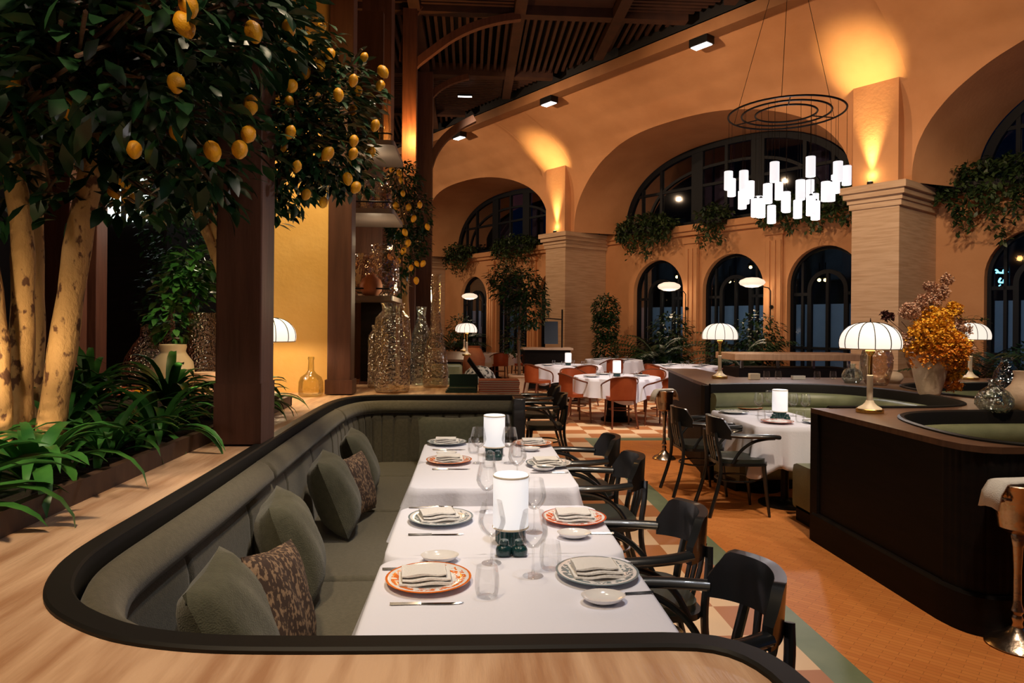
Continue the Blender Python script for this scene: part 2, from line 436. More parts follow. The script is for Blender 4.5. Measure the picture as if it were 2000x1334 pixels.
# back plane of the bays with doors
def archpts(c,hw,zs,z0,n=20): # closed loop
    p=[(c-hw,z0),(c+hw,z0)]
    for k in range(n+1):
        a=PI*k/n;p.append((c+hw*math.cos(a),zs+hw*math.sin(a)))
    return p
DW,DZ=.98,2.68
doors=[]
b=MB()
for c in centers:
    L=c-5.0;Rr=c+5.0
    ds=[c-2.62+.29,c+.33,c+2.95]
    ds=[c-2.33,c+.33,c+2.97]
    if c==centers[2]: ds=[c-2.65,c+.3,c+2.97]
    doors+= [(d,c) for d in ds]
    holes=[archpts(d,DW,DZ,0.0) for d in ds]
    # split below: use one polygon notched at doors
    outer=[(L,0)]
    for d in ds:
        outer.append((d-DW,0))
        for k in range(21):
            a=PI-PI*k/20;outer.append((d+DW*math.cos(a),DZ+DW*math.sin(a)))
        outer.append((d+DW,0))
    outer+= [(Rr,0),(Rr,4.6),(L,4.6)]
    b.poly(outer,0,fn=lambda u,z:wl(u,W2,z))
    for d in ds:
        pts=[(d-DW,0)]+[(d+DW*math.cos(PI-PI*k/20),DZ+DW*math.sin(PI-PI*k/20)) for k in range(21)]+[(d+DW,0)]
        b.grid([[wl(u,W2,z),wl(u,W2+.3,z)] for u,z in pts])
    # flat top behind the sill
    b.add([wl(L,W2,4.6),wl(Rr,W2,4.6),wl(Rr,W2+.5,4.6),wl(L,W2+.5,4.6)],[(0,1,2,3)])
    # wall around the lunette (thin ring hidden by the soffit)
    pts=[(c-5,4.6)];
    outer=[(c-5,4.6),(c-3.86,4.6)]
    for k in range(41):
        a=PI-PI*k/40;ex=2/2.4;cs=math.cos(a);sn=math.sin(a)
        outer.append((c+3.86*math.copysign(abs(cs)**ex,cs),4.6+2.4*abs(sn)**ex))
    outer+=[(c+5,4.6),(c+5,8.2),(c-5,8.2)]
    b.poly(outer,0,fn=lambda u,z:wl(u,2.1,z))
struct(b.build('wall_back','plaster',smooth=False),'ochre plaster wall holding the arched doors','wall')
def ebox(b,u0,u1,q0,q1,z0,z1):
    vs=[wl(u,q,z) for z in (z0,z1) for u,q in ((u0,q0),(u1,q0),(u1,q1),(u0,q1))]
    b.add(vs,[(0,3,2,1),(4,5,6,7),(0,1,5,4),(1,2,6,5),(2,3,7,6),(3,0,4,7)])
# sill moulding and flat pilaster strips
b=MB()
for c in centers:
    ebox(b,c-4.5,c+4.5,W2-.16,W2+.02,4.42,4.6);ebox(b,c-4.5,c+4.5,W2-.09,W2+.02,4.30,4.42)
    for d in (c-1.0,c+1.65):
        ebox(b,d-.24,d+.24,W2-.07,W2+.02,.0,4.05)
        for k in (-.16,0,.16): ebox(b,d+k-.05,d+k+.05,W2-.10,W2-.06,.3,3.9)
        ebox(b,d-.29,d+.29,W2-.12,W2+.02,4.05,4.2)
struct(b.build('trim_1','plaster',smooth=False),'ochre sill moulding and flat fluted strips between the arched doors','moulding')
# stone pillars with cornice and plaster pilaster above
pil_labels={-1:'travertine pillar at the far left end of the arcade','0':''}
def pillar(u1,label):
    t=thing('stone_pillar',label,'pillar',wl(u1-.5,1.0,0))
    def pb(): return MB()
    inv=lambda b:[(x-t.location[0],y-t.location[1],z) for x,y,z in b.v]
    b=pb();ebox(b,u1-.98,u1-.02,.1,W2-.01,0,4.12);b.v=inv(b);b.build('shaft','stone',t,smooth=False)
    b=pb()
    for k,(e,z0,z1) in enumerate(((.03,4.12,4.24),(.06,4.24,4.34),(.12,4.34,4.46),(.17,4.46,4.60))):
        ebox(b,u1-1.0-e,u1+e,.1-e,W2-.01,z0,z1)
    b.v=inv(b);b.build('cornice','stone',t,smooth=False)
    b=pb();ebox(b,u1-.96,u1-.04,.08,.7,4.6,7.3);b.v=inv(b);b.build('pilaster','plaster',t,smooth=False,label='ochre plaster pilaster above the stone cornice')
    return t
pillar(0,'travertine stone pillar with a cornice between the left and middle arched bays')
pillar(BAY,'travertine stone pillar with a cornice behind the bouquet, right of the chandelier')
pillar(-BAY,'travertine stone pillar mostly hidden behind the dark timber post at the far left bay')
# lunette windows
def ex_arch(c,hw,h,n=40,z0=4.6,ex=2/2.4):
    return [(c+hw*math.copysign(abs(math.cos(PI-PI*k/n))**ex,math.cos(PI-PI*k/n)),z0+h*abs(math.sin(PI-PI*k/n))**ex) for k in range(n+1)]
def lz(c,u,hw=3.8,h=2.36,ex=2.4):
    t=abs(u-c)/hw;return 4.6+h*(1-t**ex)**(1/ex) if t<1 else 4.6
wn=1
for c in centers:
    q=2.16
    o=bpy.data.objects.new('window_%d'%wn,None);COL.objects.link(o);o.location=wl(c,q,4.6);o['kind']='structure'
    o['label']=['lunette window above the far left arched bay','wide lunette window behind the chandelier','lunette window at the right edge above trailing plants'][wn-1];o['category']='window'
    def fin(b): b.v=[(x-o.location[0],y-o.location[1],z-o.location[2]) for x,y,z in b.v]
    b=MB()
    pts=ex_arch(c,3.8,2.36);ip=ex_arch(c,3.62,2.2)
    b.grid([[wl(u,q-.06,z),wl(i,q-.06,j),wl(i,q+.06,j),wl(u,q+.06,z)] for (u,z),(i,j) in zip(pts,ip)],True)
    ebox(b,c-3.8,c+3.8,q-.06,q+.06,4.6,4.74)
    for d,w in ((-1.0,.20),(1.0,.20),(-2.35,.05),(0,.05),(2.35,.05),(-3.1,.04),(3.1,.04)):
        ebox(b,c+d-w,c+d+w,q-.05,q+.05,4.65,lz(c,c+d)-.05)
    ebox(b,c-3.5,c+3.5,q-.04,q+.04,5.72,5.80)
    # inner swept frame arc
    pp=ex_arch(c,2.9,1.75,24);pi=ex_arch(c,2.82,1.67,24)
    b.grid([[wl(u,q-.04,z),wl(i,q-.04,j),wl(i,q+.04,j),wl(u,q+.04,z)] for (u,z),(i,j) in zip(pp,pi)],True)
    fin(b);b.build('window_frame','frame',o,smooth=False)
    b=MB();loop=[(c-3.75,4.62)]+ex_arch(c,3.74,2.3)[1:-1]+[(c+3.75,4.62)]
    b.poly(loop,0,fn=lambda u,z:wl(u,q,z));fin(b);b.build('window_pane','pane',o,smooth=False)
    wn+=1
dn=1
for d,c in doors:
    q=W2+.22
    o=bpy.data.objects.new('door_%d'%dn,None);COL.objects.link(o);o.location=wl(d,q,0);o['kind']='structure'
    o['label']='black framed arched glass door in the ochre wall';o['category']='door'
    def fin(b): b.v=[(x-o.location[0],y-o.location[1],z-o.location[2]) for x,y,z in b.v]
    def ar(hw,z0=0,zs=DZ,n=24): return [(d-hw,z0)]+[(d+hw*math.cos(PI-PI*k/n),zs+hw*math.sin(PI-PI*k/n)) for k in range(n+1)]+[(d+hw,z0)]
    def fr(b,h1,h2,q0,q1,z0=0,zs=DZ):
        b.grid([[wl(u,q0,z),wl(i,q0,j),wl(i,q1,j),wl(u,q1,z)] for (u,z),(i,j) in zip(ar(h1,z0,zs),ar(h2,z0,zs))],True)
    b=MB();fr(b,.975,.90,q-.06,q+.06);fr(b,.52,.42,q-.05,q+.05,0,2.55)
    ebox(b,d-.9,d-.5,q-.04,q+.04,2.42,2.5);ebox(b,d+.5,d+.9,q-.04,q+.04,2.42,2.5)
    ebox(b,d-.9,d+.9,q-.05,q+.05,0,.3);ebox(b,d-.9,d+.9,q-.04,q+.04,1.05,1.11)
    for k in (-.66,.66): ebox(b,d+k-.03,d+k+.03,q-.04,q+.04,0,3.3)
    ebox(b,d-.035,d+.035,q-.05,q+.05,0,3.0)
    fin(b);b.build('door_frame','frame',o,smooth=False)
    b=MB();b.poly(ar(.9),0,fn=lambda u,z:wl(u,q+.01,z));fin(b);b.build('door_pane','pane',o,smooth=False)
    b=MB()
    for a1,a2 in ((-.62,-.53),(-.40,-.06),(.06,.40),(.53,.62),(-.86,-.71),(.71,.86)): ebox(b,d+a1,d+a2,q+.03,q+.05,.32,2.2)
    fin(b);b.build('frosted_panel','frost',o,smooth=False)
    dn+=1
# outdoors: slate wall of a facing building, bulbs standing for glass reflections, and neon
b=MB();ebox(b,-24,30,7.0,7.4,0,4.3);ebox(b,-24,30,10.0,10.4,4.3,12)
for u in (-9,-6.5,-4,1.5,4,6.5,11.5,14):
    ebox(b,u-.12,u+.12,6.8,7,0,4.3)
struct(b.build('wall_outdoor','slate',smooth=False),'blue slate building wall seen outdoors through the glass','wall')
b=MB()
for u in (-8.6,-6.3,2.2,3.0,6.1): ebox(b,u-.35,u+.35,4.2,4.25,4.9,8.4)
tag(b.build('window_drape','curtain',smooth=False),'rose coloured drapes hanging behind the lunette glass','curtain','rose drapes behind the lunettes')
lan=None
for (px,py) in ((1322,541),(1425,550),(1437,550),(1466,522),(1600,547),(1612,547),(905,560)):  # glowing bulbs behind the glass stand for warm reflections in the doors
    dd=ray(px,py);tq=(4.5+OX*QX+OY*QY)/(dd[0]*QX+dd[1]*QY);p=(dd[0]*tq,dd[1]*tq,H+dd[2]*tq)
    if lan is None:
        lan=thing('glint_bulb','','glass reflection',p);MB().lathe([(0,-.05),(.04,-.03),(.05,0),(.04,.03),(0,.05)],12).build('bulb','bulb',lan)
        MB().lathe([(.10,.05),(.07,.12),(.015,.14),(.015,.5)],10).build('cap','black_metal',lan);o=lan
    else: o=dup(lan,p)
    o['label']={1322:'warm bulb standing for a reflection in the left arched door of the middle bay',1425:'left one of the pair of warm bulbs standing for reflections in the middle arched door',1437:'right one of the pair of warm bulbs standing for reflections in the middle arched door',1466:'warm bulb standing for a reflection high in the middle arched door, above the pair',1600:'left one of the pair of warm bulbs standing for reflections in the door beside the stone pillar',1612:'right one of the pair of warm bulbs standing for reflections in the door beside the stone pillar',905:'small warm bulb standing for a reflection in the far left arched door'}[px]
    o['group']='bulbs standing for reflections in the arched doors'
# neon sign, two lines of script outdoors right
def pq(px,py,q):
    dd=ray(px,py);tq=(q+OX*QX+OY*QY)/(dd[0]*QX+dd[1]*QY);return Vector((dd[0]*tq,dd[1]*tq,H+dd[2]*tq))
nb=pq(1955,540,3.4);t=thing('neon_sign','cyan neon sign in arabic script outside the right arched door','sign',nb)
def stroke(b,pts,r=.018): b.tube([pq(x,y,3.4)-nb for x,y in smoothp([tuple(p) for p in pts],2)],r,6)
b=MB();stroke(b,[(1968,532),(1966,527),(1960,527),(1959,531),(1964,533),(1955,533),(1949,532),(1948,528),(1944,527)]);stroke(b,[(1949,532),(1945,533)])
b.build('upper_script','neon',t)
b=MB();stroke(b,[(1968,547),(1961,546),(1960,549),(1966,551),(1956,552),(1950,551),(1953,545),(1955,543)]);stroke(b,[(1952,557),(1953,558)],.025)
b.build('lower_script','neon',t)
b=MB();a=pq(1942,520,3.5)-nb;c_=pq(1972,520,3.5)-nb;
for y in (522,562): b.tube([pq(1942,y,3.5)-nb,pq(1972,y,3.5)-nb],.015,6)
for x in (1942,1972): b.tube([pq(x,518,3.5)-nb,pq(x,566,3.5)-nb],.015,6)
b.build('bracket','frame',t)
# ------------------------------------------------------------------ edge beam, roof
b=MB()
ebox(b,-16,21,-2.25,-1.92,7.97,8.24)
struct(b.build('trim_2','beam_brown',smooth=False),'long ochre beam along the top edge of the vault','beam')
b=MB();b.add([(-10,-3,9.2),(14,-3,9.2),(14,36,9.2),(-10,36,9.2)],[(0,1,2,3)])
b.add([wl(-14,-2.0,8.4),wl(24,-2.0,8.4),wl(24,-2.0,9.2),wl(-14,-2.0,9.2)],[(0,1,2,3)])
b.add([wl(-14,-2.0,8.06),wl(24,-2.0,8.06),wl(24,5,8.3),wl(-14,5,8.3)],[(0,1,2,3)])
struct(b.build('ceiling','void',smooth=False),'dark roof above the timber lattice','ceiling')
XC=[-5.5,-3.35,-1.2,1.05,3.2,5.35];YR=[4.5,7.9,11.3,14.8,18.5,22.0,25.5,29,32.5]
def beamx(Y,z=8.3): # x where the edge beam sits at depth Y
    # solve q=-2.1
    return OX+((-2.32)-(Y+.12-OY)*QY)/QX
b=MB()
for Y in YR:
    b.box((-7,Y-.12,8.3),(beamx(Y),Y+.12,8.62))
for X in XC:
    Ym=OY+((-2.32)-(X+.12-OX)*QX)/QY
    b.box((X-.12,3,8.28),(X+.12,min(Ym,33),8.58))
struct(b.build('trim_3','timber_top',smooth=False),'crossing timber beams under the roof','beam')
b=MB()
for j in range(len(YR)-1):
    for i in range(len(XC)-1):
        x0,x1,y0,y1=XC[i]+.14,XC[i+1]-.14,YR[j]+.14,YR[j+1]-.14
        if x0>beamx(y0): continue
        alongY=(j%2==1)
        if j==2 and i==3: 
            b.box((x0,y0,8.5),(min(x1,beamx(y1)),y1,8.53)); continue
        if alongY:
            n=11
            for k in range(n):
                x=x0+(x1-x0)*(k+.5)/n
                yb=min(y1,OY+((-2.35)-(x-OX)*QX)/QY)
                if yb>y0: b.box((x-.035,y0,8.42),(x+.035,yb,8.54))
        else:
            n=22
            for k in range(n):
                y=y0+(y1-y0)*(k+.5)/n
                xb=min(x1,beamx(y)-.05)
                if xb>x0: b.box((x0,y-.04,8.42),(xb,y+.04,8.52))
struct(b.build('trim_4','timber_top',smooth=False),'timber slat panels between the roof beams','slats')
p=at(908,187,8.25)
t=thing('ceiling_diffuser','small white linear air diffuser in the dark slatted roof, with an added glow','light fixture',p)
MB().box((-.22,-.05,-.02),(.22,.05,.03)).build('housing','black_metal',t,smooth=False)
MB().box((-.2,-.035,-.035),(.2,.035,-.02)).build('diffuser','whiteglow',t,smooth=False)  # air diffuser, not a lamp; its glow is put into the material
# downlights under the edge beam
k=0
for px,py in ((1370,95),(1072,207),(897,273)):
    dd=ray(px,py);q0=-2.12;tq=(q0+OX*QX+OY*QY)/(dd[0]*QX+dd[1]*QY);p=Vector((dd[0]*tq,dd[1]*tq,7.86))
    if k==0:
        t0=thing('beam_downlight','','light fixture',p,WR);t=t0
        MB().box((-.24,-.13,-.06),(.24,.13,.115)).build('housing','black_metal',t,smooth=False)
        MB().box((-.21,-.10,-.075),(.21,.10,-.06)).build('diffuser','whiteglow',t,smooth=False)
    else: t=dup(t0,p,WR)
    t['label']=['black box downlight under the ochre beam, nearest and largest, left of the chandelier','black box downlight under the middle of the ochre beam','smallest black box downlight at the far end of the ochre beam'][k];t['group']='downlights along the ochre beam';k+=1
# ------------------------------------------------------------------ timber posts
def post(px,Y,w,z0,z1,label,d=None,mt='timber',e=.015,ph=.12):
    p=atY(px,600,Y);d=d or w
    t=thing('timber_post',label,'post',(p.x,Y,z0))
    b=MB();b.box((-w/2,-d/2,0),(w/2,d/2,z1-z0));b.build('shaft',mt,t,smooth=False,bevel=.008)
    b=MB();b.box((-w/2-e,-d/2-e,0),(w/2+e,d/2+e,ph));b.build('plinth',mt,t,smooth=False)
    return t
p_main=post(480,3.56,.222,1.0,9.1,'nearest thick timber post standing on the stone ledge between the lemon trees',e=.004,ph=.30)
post(667,6.0,.2,1.0,9.1,'timber post on the ledge right of the yellow wall and glass carboy')
post(121,7.6,.34,0,9.1,'purple brown post left of the leaning lemon trunk in the background')
post(178,8.3,.24,0,9.1,'narrow dark post between the leaning lemon trunk and the black doors')
post(735,9.6,.40,0,9.1,'tall reddish post rising behind the lemon branches beside the shelves')
pA=post(797,14.7,.30,0,8.3,'lamp lit timber post just left of the arched braces')
pB=post(827,18.4,.42,0,8.3,'dark timber post with arched braces in front of the far left bay')
def brace(t,pts3,w=.11):
    L=t.location
    b=MB();b.tube([Vector(p)-L for p in pts3],w,4,up=(0,1,0));b.build('arched_brace','timber',t)
def bpts(lst,Y,it=2): return [atY(x,y,Y) for x,y in smoothp(lst,it)]
brace(pA,bpts([(800,140),(812,125),(841,103),(881,73),(927,51),(976,38),(1016,33)],14.7))
brace(pA,bpts([(785,120),(787,89),(795,60),(808,32),(822,12)],14.7),.08)
brace(pB,bpts([(832,350),(841,318),(849,297),(868,270),(895,248),(927,232)],18.4),.13)
brace(pB,bpts([(826,215),(840,190),(858,172),(885,158),(915,150)],18.4),.10)
# back-left surroundings
b=MB();b.add([(-7.5,-2,0),(-7.5,36,0),(-7.5,36,9.2),(-7.5,-2,9.2)],[(0,1,2,3)])
struct(b.build('wall_left','void',smooth=False),'dark wall far left behind the trees','wall')
b=MB();b.add([(-8,35.5,0),(1.2,35.5,0),(1.2,35.5,9.2),(-8,35.5,9.2)],[(0,1,2,3)])
struct(b.build('wall_far','plaster',smooth=False),'ochre end wall far behind the timber post','wall')
b=MB();b.add([(-7.5,-2.4,0),(14,-2.4,0),(14,-2.4,9.2),(-7.5,-2.4,9.2)],[(0,1,2,3)]);struct(b.build('wall_front','beam_brown',smooth=False),'brown wall behind the viewer','wall')
# yellow wall pier
b=MB();a=atY(643,500,6.15);b.box((-2.16,6.12,0),(a.x,6.35,9.2))
struct(b.build('wall_pier','yellow_plaster',smooth=False),'yellow plaster wall behind the dome lamp and carboy','wall')
# black doors and bright transom in left background
b=MB();b.box((-6.9,11.9,0),(-5.15,12.0,3.5))
struct(b.build('door_10','darkwood',smooth=False),'tall black door leaf beyond the ferns','door')
b=MB()
for x0,x1 in ((205,236),(247,268),(271,291)):
    A=atY(x0,433,11.85);B_=atY(x1,345,11.85);b.box((A.x,11.84,A.z),(B_.x,11.86,B_.z))
struct(b.build('window_4','skylight',smooth=False),'brightly lit white transom window above the black door','window')
b=MB();b.box((-8,12.6,0),(-2.2,12.7,9.2));struct(b.build('wall_rear','void',smooth=False),'dark wall behind the left hand plants','wall')
# ------------------------------------------------------------------ near ledge and banquette
rawp=[(.47,5.87),(-.55,5.87),(-.78,5.85),(-.95,5.74),(-1.05,5.5),(-1.08,5.1),(-1.075,4.4),(-1.06,3.6),(-1.04,2.8),(-1.035,2.2),(-1.035,1.95),(-1.02,1.78),(-.96,1.61),(-.88,1.49),(-.77,1.40),(-.66,1.335),(-.52,1.295),(-.38,1.28),(-.1,1.27),(.38,1.262)]
path1=smoothp(rawp,2)
turn=[(.45,1.255),(.495,1.225),(.522,1.17),(.53,1.10),(.53,.3)]
b=MB()
outer=[(.53,.3),(.53,1.10),(.522,1.17),(.495,1.225),(.45,1.255)]+list(reversed(path1))+[(.47,6.95),(-3.3,6.95),(-3.3,.3)]
b.slab(outer,.95,.99)
struct(b.build('trim_5','dstone',smooth=False),'travertine ledge top around the green banquette','stone ledge')
b=MB()
def wallstrip(b,pts,z0,z1):
    b.grid([[(p[0],p[1],z0),(p[0],p[1],z1)] for p in pts])
wallstrip(b,[(.53,.3),(.53,1.10),(.522,1.17),(.495,1.225),(.45,1.255)]+list(reversed(path1))+[(.47,6.95),(-3.3,6.95)],0,.955)
struct(b.build('wall_ledge','darkwood',angle=30),'dark panelling below the stone ledge','panelling')
full=resample(path1[:]+smoothp([path1[-1]]+turn,1),.06)
b=MB();sweep(b,full,[(.0,.985),(.0,.997),(.006,1.002),(.052,1.002),(.058,.996),(.058,.93),(.0,.93)])
tag(b.build('banquette_rail','rail',angle=35),'black lacquered rail curving round the green banquette on the travertine ledge','rail')
bq=thing('banquette','long sage grey fabric banquette with channelled back beside the four white tables','banquette',(-.7,3.5,0))
def sub(b,o): 
    L=o.location;b.v=[(x-L[0],y-L[1],z-L[2]) for x,y,z in b.v]
inner=resample(path1,.03)
b=MB();wallstrip(b,[(0,0)],0,0) if False else None
sweep(b,inner,[(.058,.93),(.058,.60),(.03,.60),(.03,.93)]);sub(b,bq);b.build('back_panel','darkwood',bq)
b=MB();prof=[(.062,.925),(.075,.955),(.10,.962),(.135,.945),(.16,.91),(.165,.885),(.15,.862),(.062,.862)]
sweep(b,resample(path1,.012),prof,mod=lambda s,o,z:(-.02*math.exp(-((abs(((s+.9)%1.95)-.975))/.012)**2) if o>.09 else 0));sub(b,bq);b.build('top_bolster','fabric',bq,angle=60)
def chan(s,o,z):
    if o<=.065: return 0
    p=.135 if s<2.3 else .62
    t=(s/p)%1.0;return -.016*math.exp(-((min(t,1-t)*p)/.009)**2)
inner2=resample(path1,.012)
b=MB();sweep(b,inner2,[(.062,.865),(.12,.865),(.145,.85),(.158,.80),(.165,.70),(.178,.60),(.19,.50),(.195,.44),(.062,.44)],mod=chan)
sub(b,bq);b.build('channel_back','fabric',bq,angle=60)
def cushion_box(x0,y0,x1,y1,z0=.30,z1=.465):
    b=MB();b.box((x0,y0,z0),(x1,y1,z1));return b
for (x0,y0,x1,y1) in ((-.93,1.45,-.36,3.075),(-.93,3.085,-.36,4.19),(-.93,4.2,-.36,5.16),(-.93,5.17,.36,5.75)):
    b=cushion_box(x0,y0,x1,y1);sub(b,bq);b.build('seat_cushion','fabric',bq,bevel=.03,angle=60)
b=MB();b.box((-.93,1.45,0),(-.40,5.7,.3));b.box((-.4,5.22,0),(.34,5.75,.3));sub(b,bq);b.build('plinth','darkwood',bq,smooth=False)
b=MB();b.box((.37,5.56,0),(.47,5.86,1.0));sub(b,bq);b.build('end_panel','black_wood',bq,bevel=.01)
# pillows
def pillow(name,m,loc,w,h,th,rz,tilt,label,roll=0,twist=0):
    b=MB();n=14
    for side in (1,-1):
        rows=[]
        for i in range(n+1):
            row=[]
            for j in range(n+1):
                u=-1+2*i/n;v=-1+2*j/n
                k=max(0,(1-abs(u)**2.6))*max(0,(1-abs(v)**2.6))
                pinch=1-.07*(1-abs(u*v))*(abs(u)**4+abs(v)**4)/1.0
                y=side*th*.5*(k**.45)
                wr=.006*math.sin(u*9+v*4+loc[1]*7)*k
                row.append((u*w*.5*pinch,y+wr*side,v*h*.5*pinch))
            rows.append(row)
        b.grid(rows)
    o=b.build(name,m,None,angle=70)
    o.matrix_world=Matrix.Translation(loc)@Matrix.Rotation(rz,4,'Z')@Matrix.Rotation(tilt,4,'X')@Matrix.Rotation(roll,4,'Y')
    return tag(o,label,'pillow')
# local x = width, y = thickness, z = height
pillow('throw_pillow','fabric2',(-.70,2.10,.675),.42,.42,.21,rad(97),rad(-24),'plain olive pillow nearest the camera on the banquette')
pillow('throw_pillow','pattern',(-.625,2.34,.655),.34,.38,.14,rad(80),rad(-18),'leopard patterned pillow with a pale pink edge between the two nearest olive pillows',roll=rad(8))
pillow('throw_pillow','fabric2',(-.725,2.88,.68),.40,.44,.23,rad(101),rad(-20),'olive pillow behind the nearest patterned pillow, level with the second table')
pillow('throw_pillow','fabric2',(-.72,3.78,.68),.42,.43,.23,rad(98),rad(-22),'olive pillow in front of the farther patterned pillow, level with the gap between tables')
pillow('throw_pillow','pattern',(-.655,4.05,.65),.38,.36,.14,rad(74),rad(-16),'patterned pillow half hidden behind the third olive pillow from the front')
pillow('throw_pillow','fabric2',(-.72,4.66,.675),.42,.43,.20,rad(95),rad(-22),'olive pillow nearest the rear bend of the banquette')
pillow('throw_pillow','fabric2',(-.1,5.50,.655),.60,.42,.17,rad(3),rad(-16),'wide olive pillow against the rear back of the banquette')
# ------------------------------------------------------------------ tables
def rrect(x0,y0,x1,y1,r,n=6):
    p=[]
    for cx,cyy,a in ((x1-r,y1-r,0),(x0+r,y1-r,90),(x0+r,y0+r,180),(x1-r,y0+r,270)):
        for k in range(n+1):
            t=rad(a+90*k/n);p.append((cx+r*math.cos(t),cyy+r*math.sin(t)))
    return p
def dining_table(x0,y0,x1,y1,label,zt=.735,cl='',group=None,drop=.26,clabel='',sd=1,mc='cloth',corner=.07,seg=24):
    cx,cyy=(x0+x1)/2,(y0+y1)/2
    t=thing('dining_table',label,'table',(cx,cyy,0),0,group)
    b=MB();b.slab(rrect(x0+.012-cx,y0+.012-cyy,x1-.012-cx,y1-.012-cyy,.06),zt-.03,zt);b.build('tabletop','darkwood',t,smooth=False)
    b=MB();b.lathe([(.035,.03),(.035,zt-.03)],16);b.build('column','black_metal',t)
    b=MB();b.lathe([(.23,0),(.23,.012),(.05,.03),(.035,.05)],24);b.build('base','black_metal',t)
    # cloth
    base=rrect(x0-cx,y0-cyy,x1-cx,y1-cyy,corner,8)
    base=[tuple(p) for p in resample([(*p,0) for p in base+[base[0]]],.035)][:-1]
    rr=random.Random(sd);ph=[rr.random()*6.28 for _ in range(4)]
    rows=[];n=len(base);
    perim=0;cum=[0]
    for i in range(n): 
        a=Vector(base[i]);c=Vector(base[(i+1)%n]);perim+=(c-a).length;cum.append(perim)
    for lev in range(12):
        row=[]
        for i,(x,y,_) in enumerate(base):
            s=cum[i]/perim*2*PI
            hx,hy=(x1-x0)/2,(y1-y0)/2
            cn=max(0,min(1,(abs(x)/hx+abs(y)/hy-1.55)/.4))  # near corner
            if lev==0: row.append((x*.94,y*.94,zt+.006));continue
            if lev==1: row.append((x*.99,y*.99,zt+.006));continue
            t=(lev-2)/9
            L=Vector((x,y)).normalized()
            wv=(math.sin(s*9+ph[0])*.5+math.sin(s*17+ph[1])*.45+math.sin(s*27+ph[2])*.3)
            out=.006+(.04+.02*cn)*t*(1+1.1*wv)+cn*.055*t
            dd=drop*(1+.28*cn+.03*math.sin(s*3+ph[3]))
            row.append((x+L.x*out,y+L.y*out,zt+.002-dd*t))
        rows.append(row)
    b=MB();b.grid(rows,True)
    b.poly([(p[0],p[1]) for p in rows[0]],zt+.006)
    o=b.build('tablecloth',mc,None,weld=True,angle=80,loc=(cx,cyy,0),solid=.002)
    tag(o,clabel,'tablecloth')
    return t,o
TX0,TX1=-.30,.595
near=[(1.83,2.515),(2.535,3.235),(3.60,4.27),(4.29,4.97)]
pos=['nearest the camera','second from the camera','third from the camera','farthest from the camera in the row of four']
for i,(a,c) in enumerate(near):
    dining_table(TX0,a,TX1,c,'square table under the white cloth '+pos[i],clabel='white linen cloth on the square table '+pos[i]+(' of four' if i<3 else ''),sd=i+3)
dining_table(2.50,5.72,3.25,6.32,'table under the white cloth in the green booth, nearer half',clabel='long white cloth nearer half on the booth table beside the two black chairs',drop=.36,sd=12)
dining_table(2.50,6.34,3.25,6.90,'table under the white cloth in the green booth, farther half',clabel='white cloth farther half on the booth table against the rail',drop=.34,sd=15)
ZT=.743
# ------------------------------------------------------------------ tableware kinds
protos={}
def make_plate(m):
    t=thing('dinner_plate','','plate')
    b=MB();b.lathe([(0,.004),(.075,.004),(.09,.010),(.138,.018),(.142,.021),(.139,.022),(.09,.015),(.073,.009),(0,.009)],40,cap=False)
    o=b.build('plate',m,None);bpy.data.objects.remove(t);return tag(o,'','plate')
def make_napkin():
    b=MB()
    for k,(sx,sy,z,ox,oy,th) in enumerate(((.085,.062,.004,0,0,.012),(.078,.058,.017,.004,.003,.010),(.072,.050,.028,-.004,.006,.011))):
        rows=[]
        n=10
        for i in range(n+1):
            a=-1+2*i/n
            rows.append([(a*sx+ox+.01*(1-a*a)*(k-1),-sy+oy,z+th*.5+.002*math.sin(a*5+k)),(a*sx+ox,-sy*.97+oy,z+th+.003*math.sin(a*4+k)),(a*sx+ox,0+oy,z+th+.006*(1-a*a)+.003*math.sin(a*6+k*2)),(a*sx+ox,sy+oy,z+th),(a*sx+ox,sy+oy,z)])
        b.grid(rows)
        b.add([(sx*s+ox,v,z+w) for s in (-1,1) for v,w in ((-sy+oy,th*.5),(-sy*.97+oy,th),(oy,th+.004),(sy+oy,th),(sy+oy,0),(-sy+oy,0))],[(0,1,2,3,4,5),(6,7,8,9,10,11)])
    return tag(b.build('folded_napkin','napkin',None,angle=50),'','napkin')
def make_bowl():
    b=MB();b.lathe([(0,.003),(.035,.002),(.058,.014),(.066,.024),(.063,.024),(.05,.013),(.03,.008),(0,.008)],32,cap=False)
    b.v=[(x*1.05,y*.8,z) for x,y,z in b.v]
    return tag(b.build('small_dish','porcelain'),'','dish')
def make_knife():
    t=thing('table_knife','','cutlery')
    b=MB();rows=[]
    for x,w in ((-.105,.005),(-.10,.0075),(-.06,.007),(-.02,.005),(-.01,.006)): rows.append([(x,-w,.002),(x,0,.0075),(x,w,.002)])
    b.grid(rows);b.build('handle','steel',t)
    b=MB();rows=[]
    for x,w,w2 in ((-.01,.005,.005),(.03,.008,.006),(.08,.009,.006),(.105,.006,.004),(.12,-.001,.0035)): rows.append([(x,-w,.002),(x,0,.0045),(x,w2,.002)])
    b.grid(rows);b.build('blade','steel',t)
    return t
def make_fork():
    t=thing('table_fork','','cutlery')
    b=MB();b.grid([[(x,-w,.002+z),(x,0,.005+z),(x,w,.002+z)] for x,w,z in ((-.105,.006,0),(-.08,.007,0),(-.02,.003,.003),(.03,.003,.005),(.05,.009,.003),(.062,.011,.002))]);b.build('handle','steel',t)
    b=MB()
    for k in (-1,-.33,.33,1): b.tube([(.06,k*.009,.004),(.085,k*.010,.003),(.10,k*.009,.006)],.0015,5)
    b.build('tines','steel',t)
    return t
